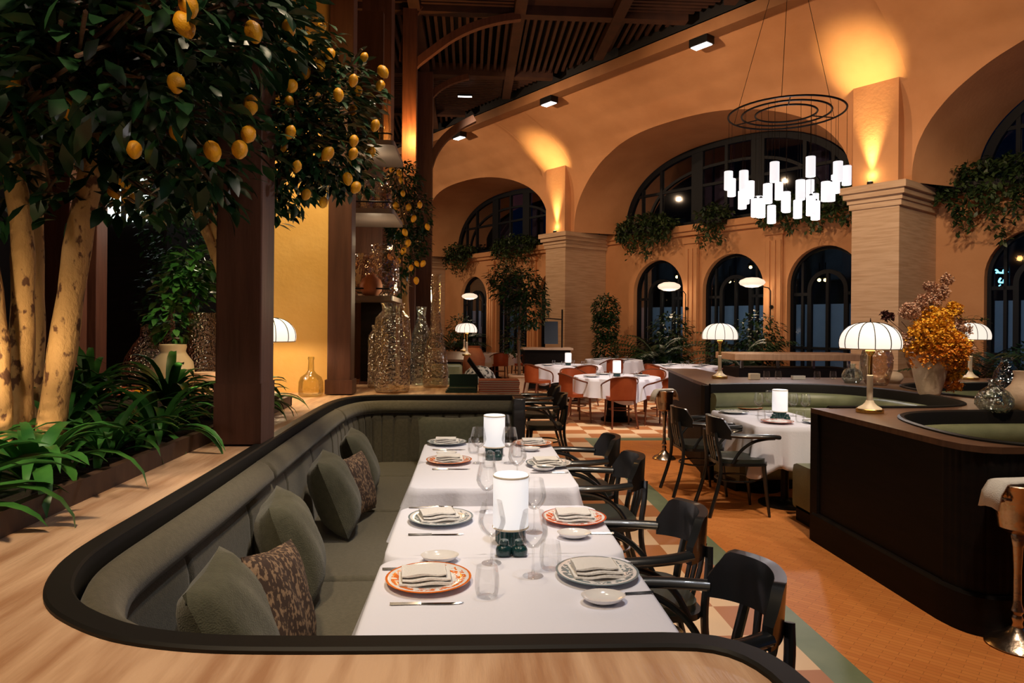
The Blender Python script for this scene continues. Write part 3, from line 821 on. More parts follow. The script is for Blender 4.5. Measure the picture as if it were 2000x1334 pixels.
def make_wine(s=1.0,hb=.118,rb=.050,stem=.095):
    t=thing('wine_glass','','glass')
    b=MB();b.lathe([(.004,stem),(.02,stem+.006),(rb*.82,stem+.028),(rb,stem+.05),(rb*.97,stem+.07),(rb*.72,stem+hb+.01)],28,cap=False);b.build('bowl','glass',t)
    b=MB();b.lathe([(.036,.001),(.034,.003),(.008,.007),(.0035,.02),(.003,.06),(.004,stem)],20);b.build('stem','glass',t)
    return t
def make_tumbler():
    b=MB();b.lathe([(0,.003),(.028,.002),(.034,.008),(.0385,.03),(.0385,.06),(.033,.098)],28,cap=False)
    return tag(b.build('water_tumbler','tglass'),'','glass')
def make_candle():
    t=thing('table_lamp','','lamp')
    b=MB();b.lathe([(.0,.06),(.066,.06),(.070,.066),(.070,.262),(.066,.268),(.0,.266)],36);b.build('shade','candle',t)
    b=MB();b.lathe([(.071,.058),(.073,.062),(.071,.066)],36,cap=False,closed=True);b.build('rim','ivory',t);b=MB();b.lathe([(.0705,.258),(.072,.262),(.0705,.266)],36,cap=False,closed=True);b.build('rim','ivory',t)
    b=MB();b.lathe([(.052,0),(.056,.004),(.054,.055),(.045,.06)],12,wob=.0);
    for k in range(16):
        a=2*PI*k/16;b.tube([(.053*math.cos(a),.053*math.sin(a),.004),(.053*math.cos(a),.053*math.sin(a),.056)],.007,6)
    b.build('base','green_ceramic',t)
    return t
def make_shaker():
    t=thing('ceramic_shaker','','shaker')
    b=MB();b.lathe([(.0,.0),(.024,0),(.028,.006),(.029,.022),(.024,.034),(.016,.040)],16);b.v=[(x*(1.08 if abs(x)>.015 else 1),y,z) for x,y,z in b.v];b.build('body','green_ceramic',t)
    b=MB();b.lathe([(.016,.040),(.019,.046),(.017,.056),(.006,.060),(0,.061)],14);b.build('cap','green_ceramic',t)
    return t
# book of placements: kind, pixel of base centre, rotation, label
P=[
('plate_o',837,1138,0,'orange rimmed plate with a napkin, left side of the nearest table'),
('plate_b',1166,1125,0,'blue grey rimmed plate with a napkin, right side of the nearest table'),
('plate_b',861,1017,0,'blue grey rimmed plate, left side of the second table'),
('plate_r',1121,1017,0,'red flowered plate, right side of the second table'),
('plate_o',877,903,0,'orange rimmed plate, left side of the third table'),
('plate_b',1072,909,0,'grey patterned plate, right side of the third table'),
('plate_b',873,867,0,'pale plate, left side of the farthest of the four tables'),
('plate_o',1041,869,0,'orange rimmed plate, right side of the farthest of the four tables'),
('napkin',830,1136,.1,'folded napkin on the nearest orange rimmed plate'),
('napkin',1163,1123,.05,'folded napkin on the nearest blue grey rimmed plate'),
('napkin',856,1015,.25,'folded napkin on the left plate of the second table'),
('napkin',1121,1015,0,'folded napkin on the red flowered plate'),
('napkin',877,901,0,'folded napkin on the left plate of the third table'),
('napkin',1068,907,.1,'folded napkin on the right plate of the third table'),
('napkin',872,866,0,'folded napkin on the left plate of the farthest table in the row'),
('napkin',1041,868,0,'folded napkin on the right plate of the farthest table in the row'),
('knife',829,1180,0,'steel knife in front of the nearest orange rimmed plate'),
('knife',1215,1162,.12+PI,'knife lying behind the nearest small dish on the right'),
('knife',848,1045,0,'knife in front of the left plate on the second table'),
('knife',1150,1043,PI,'knife beside the small dish on the second table'),
('knife',879,917,0,'knife in front of the left plate on the third table'),
('knife',875,879,0,'knife in front of the left plate on the farthest table in the row'),
('knife',806,1112,0,'small knife behind the nearest orange rimmed plate'),
('knife',1075,924,PI,'knife at the right edge of the third table'),
('fork',1190,1103,PI+.1,'fork behind the nearest blue grey rimmed plate'),
('fork',843,992,0,'fork behind the left plate of the second table'),
('fork',1075,896,PI,'fork behind the right plate of the third table'),
('dish',1178,1177,0,'small white dish at the near right corner of the nearest table'),
('dish',1121,1050,0,'small white dish on the right side of the second table'),
('dish',859,1096,0,'small white dish behind the nearest orange rimmed plate'),
('dish',1062,919,0,'small white dish on the right side of the third table'),
('dish',1036,881,0,'small white dish on the right side of the farthest table in the row'),
('dish',872,890,0,'small white dish between the two left plates of the far pair of tables'),
('wine',1041,1125,0,'wine glass in the middle of the nearest table, right of the candle lamp'),
('wine',960,1100,0,'wine glass left of the candle lamp on the nearest table'),
('wine',1043,1040,0,'wine glass behind and right of the candle lamp of the front pair of tables'),
('wine',951,1000,0,'wine glass at the far left behind the front candle lamp'),
('wine',934,905,0,'wine glass left of the farther candle lamp'),
('wine',995,905,0,'wine glass right of the farther candle lamp'),
('wine',1010,945,0,'wine glass at the front of the third table'),
('wine',984,872,0,'wine glass behind the farther candle lamp'),
('tumbler',951,1166,0,'clear tumbler nearest the camera on the nearest table'),
('tumbler',1075,1112,0,'clear tumbler right of the wine glasses on the nearest table'),
('tumbler',955,915,0,'clear tumbler just left of the farther candle lamp'),
('tumbler',1010,893,0,'clear tumbler just right of the farther candle lamp'),
('tumbler',925,885,0,'clear tumbler on the farthest table, left of the farther lamp'),
('lamp',997,1058,0,'glowing white cylinder lamp on a teal base between the two nearest tables'),
('lamp',965,890,0,'glowing white cylinder lamp on a teal base between the two farther tables'),
('shaker',984,1084,.2,'left teal ceramic shaker in front of the nearest cylinder lamp'),
('shaker',1014,1084,-.2,'right teal ceramic shaker in front of the nearest cylinder lamp'),
('shaker',957,898,0,'left teal ceramic shaker in front of the farther cylinder lamp'),
('shaker',972,898,0,'right teal ceramic shaker in front of the farther cylinder lamp'),
# booth table
('plate_b',1433,807,0,'white plate at the left end of the booth table'),
('plate_r',1518,826,0,'pink rimmed plate at the near side of the booth table'),
('plate_b',1600,827,0,'plate at the right end of the booth table by the dark panel'),
('plate_o',1462,799,0,'plate at the far side of the booth table'),
('wine',1482,812,0,'leftmost wine glass on the booth table'),
('wine',1503,806,0,'wine glass just left of the booth table lamp'),
('wine',1549,813,0,'wine glass just right of the booth table lamp'),
('wine',1573,815,0,'rightmost wine glass on the booth table'),
('tumbler',1487,822,0,'left clear tumbler on the booth table'),
('tumbler',1562,825,0,'right clear tumbler on the booth table'),
('lamp',1523,816,0,'glowing white cylinder lamp on the booth table'),
('shaker',1511,821,0,'left teal ceramic shaker by the booth table lamp'),
('shaker',1537,821,0,'right teal ceramic shaker by the booth table lamp'),
]
mk={'plate_o':lambda:make_plate('plate_o'),'plate_b':lambda:make_plate('plate_b'),'plate_r':lambda:make_plate('plate_r'),'napkin':make_napkin,'knife':make_knife,'fork':make_fork,'dish':make_bowl,'wine':make_wine,'tumbler':make_tumbler,'lamp':make_candle,'shaker':make_shaker}
grp={'plate_o':'dinner plates on the white tables','plate_b':'dinner plates on the white tables','plate_r':'dinner plates on the white tables','napkin':'folded napkins on the plates','knife':'knives on the white tables','fork':'forks on the white tables','dish':'small white dishes','wine':'wine glasses on the white tables','tumbler':'water tumblers','lamp':'white cylinder table lamps','shaker':'teal shakers'}
lamps_pos=[]
for kind,px,py,rz,lab in P:
    z=ZT
    if kind=='napkin': z=ZT+.008
    p=at(px,py,z)
    if kind not in protos:
        o=mk[kind]();o.location=p;o.rotation_euler=(0,0,rz);protos[kind]=o
    else: o=dup(protos[kind],p,rz)
    o['label']=lab;o['group']=grp[kind]
    if kind=='lamp': lamps_pos.append(p.copy())
# ------------------------------------------------------------------ chairs
def cat3(pts,it=2): return [Vector(p) for p in smoothp(pts,it)]
def black_chair():
    t=thing('armchair','','chair')
    b=MB();b.slab(rrect(-.215,-.20,.215,.22,.10,6),.43,.455);b.build('seat_frame','black_wood',t,bevel=.006)
    b=MB();b.slab(rrect(-.20,-.185,.20,.205,.10,6),.455,.485);b.build('seat','seatleather',t,bevel=.014,angle=60)
    # crest: curved band, wraps the back; higher in the middle
    rows=[];n=24
    for i in range(n+1):
        a=rad(-150+120*i/n);x=.235*math.cos(a);y=.0+.235*math.sin(a)
        e=abs(i/n*2-1);ht=.168*(1-max(0,(e-.72)/.28)*.58);zb=.665-.01*e
        zt_=zb+ht
        nx,ny=math.cos(a),math.sin(a);th=.012
        rows.append([(x-nx*th,y-ny*th,zb),(x-nx*th,y-ny*th,zt_),(x+nx*(th+.012),y+ny*(th+.012),zt_+.002),(x+nx*(th+.004),y+ny*(th+.004),zb)])
    b=MB();b.grid(rows,True);b.add(rows[0],[(0,1,2,3)]);b.add(rows[-1],[(3,2,1,0)]);b.build('crest_rail','black_wood',t,angle=50)
    for s in (-1,1):
        b=MB();b.tube(cat3([(s*.205,-.125,.69),(s*.245,-.02,.688),(s*.268,.12,.690),(s*.262,.22,.688),(s*.250,.27,.680)]),.024,8,flat=(.85,1.2));b.build('armrest','black_wood',t,angle=60)
        b=MB();b.tube(cat3([(s*.255,.23,.672),(s*.25,.15,.668),(s*.24,.04,.64),(s*.228,-.06,.56),(s*.218,-.115,.455)],3),.0135,8);b.build('arm_brace','black_wood',t)
        b=MB();b.tube(cat3([(s*.13,-.232,.70),(s*.155,-.222,.6),(s*.17,-.195,.46),(s*.175,-.205,.30),(s*.195,-.30,.0)]),[.017]*4+[.018]*4+[.017]*4+[.013]*2 if False else .0165,8,flat=(1.25,1));b.build('leg','black_wood',t)
        b=MB();b.tube([(s*.18,.17,.44),(s*.187,.19,.22),(s*.20,.215,0)],[.02,.017,.012],8);b.build('leg','black_wood',t)
    for k in (-.07,0,.07):
        b=MB();b.tube([(k*.9,-.238,.70),(k*.8,-.222,.58),(k*.65,-.19,.45)],[.016,.014,.011],6,flat=(.5,1.5) ,up=(0,1,0));b.build('back_slat','black_wood',t)
    b=MB();b.tube([(.17*math.cos(2*PI*k/24),.17*math.sin(2*PI*k/24),.29) for k in range(25)],.009,6);b.build('stretcher','black_wood',t)
    return t
bc=black_chair();first=True
CH=[((.745,2.14),rad(94),'black bentwood armchair nearest the camera, right of the front table'),
((.755,2.86),rad(92),'black bentwood armchair second from the camera, beside the second table'),
((.80,4.04),rad(91),'black bentwood armchair beside the third table'),
((.81,4.74),rad(90),'farthest black bentwood armchair beside the row of four tables'),
((2.33,5.80),rad(-90),'black bentwood armchair at the booth table, nearer of the two'),
((2.22,6.48),rad(-88),'black bentwood armchair at the booth table, farther of the two near the ice bucket'),
((.88,7.75),rad(90),'black armchair beyond the end of the banquette, nearer one'),
((.93,8.7),rad(92),'black armchair beyond the end of the banquette, farther one')]
for (p,rz,l) in CH:
    if first: o=bc;o.location=(p[0],p[1],0);o.rotation_euler=(0,0,rz);first=False
    else: o=dup(bc,(p[0],p[1],0),rz)
    o['label']=l;o['group']='black bentwood armchairs'
# chair local +Y is the front; rz=90deg turns +Y to -X
def orange_chair():
    t=thing('leather_armchair','','chair')
    b=MB();b.slab(rrect(-.22,-.2,.22,.22,.09,6),.43,.485);b.build('seat','orange_leather',t,bevel=.015,angle=60)
    rows=[]
    for i in range(13):
        a=rad(-145+110*i/12);e=abs(i/6-1);x=.235*math.cos(a);y=.0+.245*math.sin(a)
        rows.append([(x,y,.45+.0*e),(x*1.02,y*1.03,.60),(x*1.03,y*1.06,.80-.05*e**3),(x*1.03+.02*math.cos(a),y*1.06+.02*math.sin(a),.80-.05*e**3),(x*1.02+.025*math.cos(a),y*1.03+.025*math.sin(a),.60),(x+.02*math.cos(a),y+.02*math.sin(a),.45)])
    b=MB();b.grid(rows,True);b.add(rows[0],[(0,1,2,3,4,5)]);b.add(rows[-1],[(5,4,3,2,1,0)]);b.build('backrest','orange_leather',t,angle=50)
    b=MB();b.tube(cat3([(-.24,.20,.45),(-.27,.19,.60),(-.285,.10,.67),(-.275,-.06,.71),(-.20,-.235,.79),(0,-.285,.815),(.20,-.235,.79),(.275,-.06,.71),(.285,.10,.67),(.27,.19,.60),(.24,.20,.45)],3),.013,8);b.build('arm_hoop','orange_wood',t)
    for s in (-1,1):
        b=MB();b.tube([(s*.18,-.17,.44),(s*.19,-.22,.2),(s*.21,-.28,0)],[.02,.017,.012],8);b.build('leg','orange_wood',t)
        b=MB();b.tube([(s*.19,.17,.44),(s*.2,.19,0)],[.02,.012],8);b.build('leg','orange_wood',t)
    b=MB();b.tube([(.18*math.cos(2*PI*k/20),.18*math.sin(2*PI*k/20),.28) for k in range(21)],.009,6);b.build('stretcher','orange_wood',t)
    return t
oc=orange_chair();first=True
# ------------------------------------------------------------------ round tables
def round_table(c,r,label,clabel,seed,proto=[None]):
    if proto[0] is None:
        t=thing('round_table','','table',(0,0,0))
        MB().lathe([(0,.705),(.68,.705),(.69,.72),(.68,.735),(0,.735)],32,cap=False).build('tabletop','darkwood',t)
        b=MB();b.lathe([(.26,0),(.26,.03),(.17,.08),(.15,.6),(.24,.70)],16);b.build('pedestal','darkwood',t)
        n=96;rows=[]
        for lev in range(9):
            row=[]
            for k in range(n):
                a=2*PI*k/n;tt=max(0,lev-2)/6
                wv=math.sin(a*13)*.5+math.sin(a*21+1)*.3
                sq=1+.0*math.cos(4*a)
                rr=(.66,.70,.705)[lev] if lev<2 else .705+.05*tt*(1+wv)
                dz=(.30+.10*abs(math.cos(2*a))**6)*tt
                row.append((rr*math.cos(a),rr*math.sin(a),.742-dz))
            rows.append(row)
        b=MB();b.grid(rows,True);b.poly([(p[0],p[1]) for p in rows[0]],.742)
        cl=b.build('tablecloth','cloth',None,weld=True,angle=80);tag(cl,'','tablecloth')
        proto[0]=(t,cl)
    else:
        t=dup(proto[0][0],(0,0,0));cl=dup(proto[0][1],(0,0,0))
    for o in (t,cl): o.location=(c[0],c[1],0);o.scale=(r/.70,r/.70,1)
    t['label']=label;cl['label']=clabel;t['group']='round tables';cl['group']='round tablecloths'
    t.rotation_euler=(0,0,seed);cl.rotation_euler=(0,0,seed)
RT=[((2.52,11.45),.72,'nearest round table, behind the orange armchairs in the middle'),
((2.15,14.6),.72,'round table behind and left of the nearest round table'),
((3.7,17.2),.72,'farthest small round table in front of the travertine pillar'),
((4.75,14.7),.75,'round table left of the counter lamp in the middle bay'),
((.72,20.3),.8,'round table far left in front of the arched doors')]
for i,(c,r,l) in enumerate(RT):
    round_table(c,r,'table '+l.replace('round table','under cloth') if False else l, 'cloth on the '+l,i*.7)
OCH=[((2.42,10.72),rad(4),'orange leather armchair with its back to the camera at the nearest round table'),
((3.12,10.80),rad(38),'orange leather armchair at the right front of the nearest round table'),
((1.78,11.25),rad(-72),'orange leather armchair at the left side of the nearest round table, seen from the side'),
((1.42,13.9),rad(-55),'orange leather armchair at the left of the farther round table'),
((2.35,13.75),rad(10),'orange leather armchair between the two middle round tables'),
((3.3,12.2),rad(145),'orange leather armchair behind the nearest round table at its right'),
((1.95,12.3),rad(200),'orange leather armchair behind the nearest round table at its left'),
((4.0,14.2),rad(-60),'orange leather armchair left of the round table in the middle bay'),
((5.4,14.3),rad(60),'orange leather armchair right of the round table in the middle bay'),
((3.5,16.4),rad(10),'orange leather armchair in front of the farthest small round table'),
((.9,19.5),rad(10),'orange leather armchair at the far left round table'),
((1.5,19.9),rad(70),'orange leather armchair right of the far left round table')]
for (p,rz,l) in OCH:
    if first: o=oc;o.location=(p[0],p[1],0);o.rotation_euler=(0,0,rz);first=False
    else: o=dup(oc,(p[0],p[1],0),rz)
    o['label']=l;o['group']='orange leather armchairs'
rt_i=0
for (c,r,l),nm in zip(RT,('nearest round table','second round table','farthest small round table','round table in the middle bay','far left round table')):
    if rt_i in (0,1):
        o=dup(protos['lamp'],(c[0],c[1]+.0,.745));o['label']='white cylinder lamp on the '+nm;o['group']=grp['lamp'];lamps_pos.append(Vector((c[0],c[1],.745)))
    for k,(nn) in enumerate(('near','right','far','left')):
        a=rad(-90+90*k)+.3
        o=dup(protos['plate_b'],(c[0]+.48*math.cos(a),c[1]+.48*math.sin(a),.745));o['label']='white plate at the %s side of the %s'%(nn,nm);o['group']='plates on the round tables'
    for k,(nn) in enumerate(('front right','back right','back left','front left')):
        a=rad(-45+90*k)+.3
        o=dup(protos['tumbler'],(c[0]+.33*math.cos(a),c[1]+.33*math.sin(a),.745));o['label']='clear glass at the %s of the %s'%(nn,nm);o['group']='glasses on the round tables'
    rt_i+=1
# ------------------------------------------------------------------ booth island on the right
R1=smoothp([(2.93,3.375),(2.84,3.46),(2.775,3.60),(2.765,3.80),(2.80,4.10),(2.88,4.38),(3.02,4.60),(3.25,4.74),(3.6,4.79),(4.2,4.80),(6.5,4.80)],2)
R3=smoothp([(6.5,5.35),(5.2,5.35),(4.7,5.45),(4.45,5.75),(4.40,6.2),(4.45,6.7),(4.62,7.05),(4.95,7.25),(5.5,7.32),(6.9,7.35)],2)
R2=smoothp([(2.52,6.99),(3.1,7.10),(3.6,7.06),(3.95,6.85),(4.13,6.45),(4.18,5.95),(4.13,5.5),(3.98,5.2),(3.65,5.05),(3.2,5.03),(2.74,5.03)],2)
topo=[(2.74,5.03),(2.60,5.03),(2.60,3.60),(2.62,3.47),(2.68,3.39),(2.76,3.362),(2.90,3.36)]+R1+R3+[(7.0,8.1),(3.25,8.1),(3.32,9.75),(2.88,9.75),(2.60,7.75)]+R2
b=MB();b.slab(topo,.955,.99)
struct(b.build('trim_6','walnut',smooth=False),'walnut counter top linking the green leather booths','counter')
# panel of the near booth
pan=[(2.60,4.985),(2.60,3.60),(2.62,3.47),(2.68,3.39),(2.76,3.362),(2.93,3.36)]
pan=resample(list(pan[:2])+smoothp(pan[1:],2)[1:],.012)
b=MB()
rows=[];s=0
for i,p in enumerate(pan):
    t=(pan[min(i+1,len(pan)-1)]-pan[max(i-1,0)]).normalized();nm=Vector((t.y,-t.x)) 
    if p.y<3.60: s+=.012;o=.006*abs(math.sin(s/.022*PI/2))
    else:o=0
    q=p-nm*(.02-o)*-1 if False else p+Vector((-t.y,t.x))*(.02-o)
    rows.append([(q.x,q.y,.20),(q.x,q.y,.955)])
b.grid(rows)
wallp=[(p.x,p.y) for p in pan]
sweep(b,pan[::3]+[pan[-1]],[(-.012,0),(-.012,.20),(.0,.215),(.03,.215),(.03,0)])
b.box((2.60,4.93,0),(2.73,5.03,.955))
struct(b.build('wall_booth','darkwood',angle=30),'dark panel with a fluted rounded corner enclosing the near green booth','panel')
b=MB()
def strip(b,pts): b.grid([[(p[0],p[1],0),(p[0],p[1],.955)] for p in pts])
strip(b,[(2.50,7.0),(2.62,7.75),(2.90,9.74),(3.30,9.74),(3.23,8.09),(7,8.09)])
b.box((2.47,6.99,0),(2.56,7.10,.985))
struct(b.build('wall_booth','darkwood',smooth=False),'dark panel end of the middle booth below the counter lamp','panel')
def booth(path,label,cushions,inner='darkwood'):
    mid=path[len(path)//2]
    t=thing('booth_seat',label,'banquette',(mid[0],mid[1],0))
    def sb(b): b.v=[(x-mid[0],y-mid[1],z) for x,y,z in b.v]
    pth=resample(path,.05)
    b=MB();sweep(b,pth,[(-.015,.985),(-.015,1.0),(.0,1.008),(.025,1.0),(.03,.99),(.03,.86),(-.015,.86)]);sb(b);b.build('rail','rail',t)
    b=MB();sweep(b,pth,[(.02,.90),(.07,.915),(.12,.90),(.14,.85),(.13,.79),(.10,.765),(.02,.765)]);sb(b);b.build('top_bolster','leather',t,angle=60)
    b=MB();sweep(b,resample(path,.02),[(.02,.77),(.11,.77),(.135,.74),(.14,.62),(.16,.50),(.17,.44),(.02,.44)]);sb(b);b.build('backrest','leather',t,angle=60)
    b=MB();sweep(b,pth,[(.10,.30),(.10,.45),(.14,.468),(.50,.468),(.55,.45),(.565,.40),(.565,.14),(.555,.11),(.535,.10),(.10,.10)]);sb(b);b.build('seat','leather',t,angle=60)
    b=MB();sweep(b,pth,[(.10,.0),(.10,.12),(.50,.12),(.50,0)]);sb(b);b.build('plinth','darkwood',t,angle=60)
    return t
booth(R1[::-1],'green leather booth cushions behind the dark panel at the right edge',0)
booth(R2[::-1],'green leather curved booth behind the white table with two black chairs',0)
booth(R3[::-1],'green leather booth behind the large bouquet vase',0)
# ------------------------------------------------------------------ dome table lamps
def dome_lamp():
    t=thing('dome_lamp','','lamp')
    b=MB();b.lathe([(.088,0),(.092,.004),(.092,.026),(.088,.030),(.03,.034)],32);b.build('base','brass',t)
    b=MB();b.lathe([(.082,.030),(.076,.038),(.048,.054),(.032,.072),(.024,.09)],32)
    b.lathe([(.021,.085),(.0205,.262),(.022,.268),(.017,.274)],16);b.build('lower_stem','ivory',t)
    b=MB();b.lathe([(.0155,.27),(.0155,.41),(.020,.42),(.030,.43),(.034,.445),(.026,.46),(.02,.50)],20)
    b.build('upper_stem','brass',t)
    b=MB();prof=[(.197,.462),(.204,.475),(.206,.50)]
    for k in range(1,11):
        a=PI/2*k/10;prof.append((.206*math.cos(a)**.75 if k<10 else .004,.50+.152*math.sin(a)))
    b.lathe(prof,48,cap=False);b.build('shade','whiteshade',t,angle=80)
    b=MB();b.lathe([(.195,.458),(.200,.458),(.202,.466),(.197,.466)],40,cap=False,closed=True);b.build('rim','ivory',t)
    b=MB()
    for k in range(12):
        a=2*PI*k/12+.13
        b.tube([((r+.001)*math.cos(a),(r+.001)*math.sin(a),z+.001) for r,z in prof],.0032,5)
    b.lathe([(.006,.655),(.004,.668),(.0015,.685)],8)
    b.build('rib','black_metal',t)
    return t
DL=[((2.90,4.76,.99),1,'large glowing dome lamp on the walnut counter above the dark panel'),
((2.97,7.9,.99),1,'glowing dome lamp on the counter behind the booth table'),
((6.04,7.86,.99),1.05,'glowing dome lamp half hidden behind the bouquet at the right'),
((-1.60,5.62,.99),1,'glowing dome lamp against the yellow wall, half hidden by the thick timber post')]
p=at(911,700,.95);DL.append(((p.x if False else -.03,14.4,.95),1.05,'small far dome lamp on the green booth partition beyond the tall jars'))
DL.append(((-.10,16.6,.95),1.05,'farthest dome lamp partly hidden behind another small dome lamp'))
dl=dome_lamp();dome_pos=[]
for i,(p,s,l) in enumerate(DL):
    if i==0: o=dl;o.location=p
    else: o=dup(dl,p,.3*i,scale=s)
    o['label']=l;o['group']='dome lamps';dome_pos.append(Vector(p)+Vector((0,0,.53)))
# far green booth below those lamps
t=thing('booth_partition','tall green leather booth end beyond the jars on the left, under the small dome lamps','banquette',(-.35,13.2,0))
b=MB();b.box((-.5,-.3,0),(.22,3.6,.90));b.build('core','darkwood',t,smooth=False)
for k in range(3):
    b=MB();b.box((-.52,-.42-.12*k,.62-.26*k),(.24,-.2,.86-.26*k));b.build('backrest_roll','leather',t,bevel=.05,angle=60)
b=MB();b.box((-.54,-.34,.90),(.26,3.6,.945));b.build('ledge','walnut',t,smooth=False)
# ------------------------------------------------------------------ chandelier
cc=ray(1535,222);cd=9.9/ (cc[1]*math.cos(YAW)+cc[0]*math.sin(YAW));CX,CY,CZ=cc[0]*cd,cc[1]*cd,H+cc[2]*cd
t=thing('chandelier','round three ringed chandelier with hanging glowing white glass cylinders','chandelier',(CX,CY,CZ))
rs=(.80,.61,.42)
for r in rs:
    b=MB();n=48;b.tube([(r*math.cos(2*PI*k/n),r*math.sin(2*PI*k/n),0) for k in range(n+1)],.014,8,cap=False);b.build('ring','black_metal',t)
b=MB()
for k in range(3):
    a=2*PI*k/3+.15;b.tube([(rs[2]*math.cos(a),rs[2]*math.sin(a),0),(rs[0]*math.cos(a),rs[0]*math.sin(a),0)],.009,6)
b.build('spoke','black_metal',t)
apex=Vector((.15,.2,2.9))
for k,a in enumerate((.15,2.3,4.2)):
    b=MB();b.tube([(rs[0]*math.cos(a),rs[0]*math.sin(a),0),apex],.004,5);b.build('suspension_cable','black_metal',t)
shade_proto=None
rr=random.Random(5)
sh=MB();sh.lathe([(0,-.135),(.056,-.135),(.062,-.13),(.062,.13),(.058,.135),(0,.137)],20)
capm=MB();capm.lathe([(.025,.137),(.02,.165),(0,.168)],10)
chand_pts=[]
for ri,(r,n,z0) in enumerate(((rs[0],11,-1.0),(rs[1],9,-1.2),(rs[2],7,-1.36))):
    for k in range(n):
        a=2*PI*k/n+ri*.3+.1;x,y=r*math.cos(a),r*math.sin(a);z=z0+rr.uniform(-.05,.05)
        if shade_proto is None:
            s=sh.build('shade','chand',t,loc=(x,y,z));c=capm.build('cap','black_metal',s);shade_proto=(s,c)
        else:
            s=shade_proto[0].copy();COL.objects.link(s);s.parent=t;s.location=(x,y,z)
            c=shade_proto[1].copy();COL.objects.link(c);c.parent=s
        b=MB();b.tube([(x,y,z+.16),(x,y,0)],.0028,4);b.build('wire','black_metal',t)
        chand_pts.append((CX+x,CY+y,CZ+z))
# ------------------------------------------------------------------ disc sconces
def sconce(u,label,first=[None]):
    base=wl(u,W2-.1,2.14)
    if first[0] is None:
        t=thing('wall_sconce',label,'wall lamp',base,WR,'disc wall sconces');first[0]=t
        # local: x along e, y along q (rot WR maps x->e ; y->( -EY,EX)=q)
        b=MB();b.tube([(0,-.06,-.62),(0,-.06,.42),(-.03,-.12,.50),(-.12,-.25,.53),(-.3,-.45,.53)],.014,8);b.build('arm','black_metal',t)
        b=MB();b.lathe([(.05,-.03),(.05,.03)],16);b.v=[(x,z*1.0,y) for x,y,z in b.v];b.build('mount','black_metal',t)
        b=MB();b.lathe([(0,-.135),(.16,-.12),(.30,-.06),(.335,0),(.30,.06),(.16,.12),(0,.135)],32,c=(-.30,-.45,.64),cap=False);b.build('disc_shade','disc',t,angle=80)
        return t
    return dup(first[0],base,WR,label,'disc wall sconces')
for u,l in ((3.40,'glowing disc sconce between the left and middle arched doors'),(6.15,'glowing disc sconce between the middle arched door and the door beside the pillar'),(-7.0,'small glowing disc sconce in the far left bay')):
    sconce(u,l)
sc_pts=[]
for u in (3.4,6.15,-7.0):
    sc_pts.append(wl(u-.3,W2-.55,2.78))
# ------------------------------------------------------------------ uplights on cornices
def uplight(u,label,first=[None]):
    p=wl(u,-.02,4.60)
    if first[0] is None:
        t=thing('uplight',label,'spotlight',p,WR,'uplights on the pillar cornices');first[0]=t
        b=MB();b.lathe([(.06,0),(.06,.05),(.05,.06)],14);b.build('housing','black_metal',t)
        b=MB();b.lathe([(0,.058),(.045,.058),(.04,.066),(0,.068)],14,cap=False);b.build('lens','bulb',t)
        return t
    return dup(first[0],p,WR,label,'uplights on the pillar cornices')
uplight(9.50,'small uplight on the cornice of the pillar right of the chandelier')
uplight(-.40,'small uplight on the cornice of the pillar left of the middle bay')
# ------------------------------------------------------------------ vessels
def vessel(name,m,p,prof,label,cat='vase',wob=0,n=32,group=None):
    b=MB();b.lathe(prof,n,cap=False,wob=wob)
    o=b.build(name,m,None,angle=80,loc=p);return tag(o,label,cat,group)
def sc_(prof,s,sz=None): sz=sz or s;return [(r*s,z*sz) for r,z in prof]
bell=[(0,0),(.8,0),(.95,.05),(1,.3),(.98,.9),(.85,1.25),(.5,1.5),(.25,1.62),(.22,1.95),(.28,2.0),(.26,2.05)]
# carboy by the lamp
vessel('glass_carboy','olive_glass',at(607,774,.99),[(0,.004),(.085,.004),(.10,.015),(.103,.05),(.10,.12),(.085,.16),(.045,.19),(.026,.215),(.022,.30),(.027,.315),(.025,.33)],'pale yellow glass carboy on the ledge in front of the yellow wall','bottle')
jar=[(0,.0),(.14,.0),(.155,.02),(.158,.10),(.155,.50),(.158,.60),(.150,.67),(.11,.71),(.095,.73),(.10,.78),(.108,.80)]
vessel('glass_jar','amber',at(766,766,.99),jar,'wide smoky amber glass jar standing at the left on the rear ledge','vase',wob=.005)
vessel('glass_jar','amber',at(738,757,.99),sc_(jar,.62,.75),'shorter amber glass jar half hidden behind the wide smoky one','vase',wob=.02)
vessel('glass_bottle','amber',at(850,756,.99),[(0,0),(.11,0),(.12,.03),(.125,.15),(.11,.32),(.075,.50),(.05,.62),(.045,.9),(.05,1.0),(.045,1.08),(.055,1.10)],'very tall slender cut glass bottle on the rear ledge','bottle',wob=.03)
vessel('glass_bottle','green_glass',at(822,752,.99),sc_([(0,0),(.10,0),(.115,.05),(.12,.35),(.10,.5),(.06,.6),(.045,.66),(.055,.72),(.06,.75)],.9,1.05),'dark green glass bottle between the wide jar and the tall bottle','bottle',wob=.02)
t=thing('candle_holder','low dark tray under the tall cut glass bottle','tray',at(850,757,.99)) if False else None
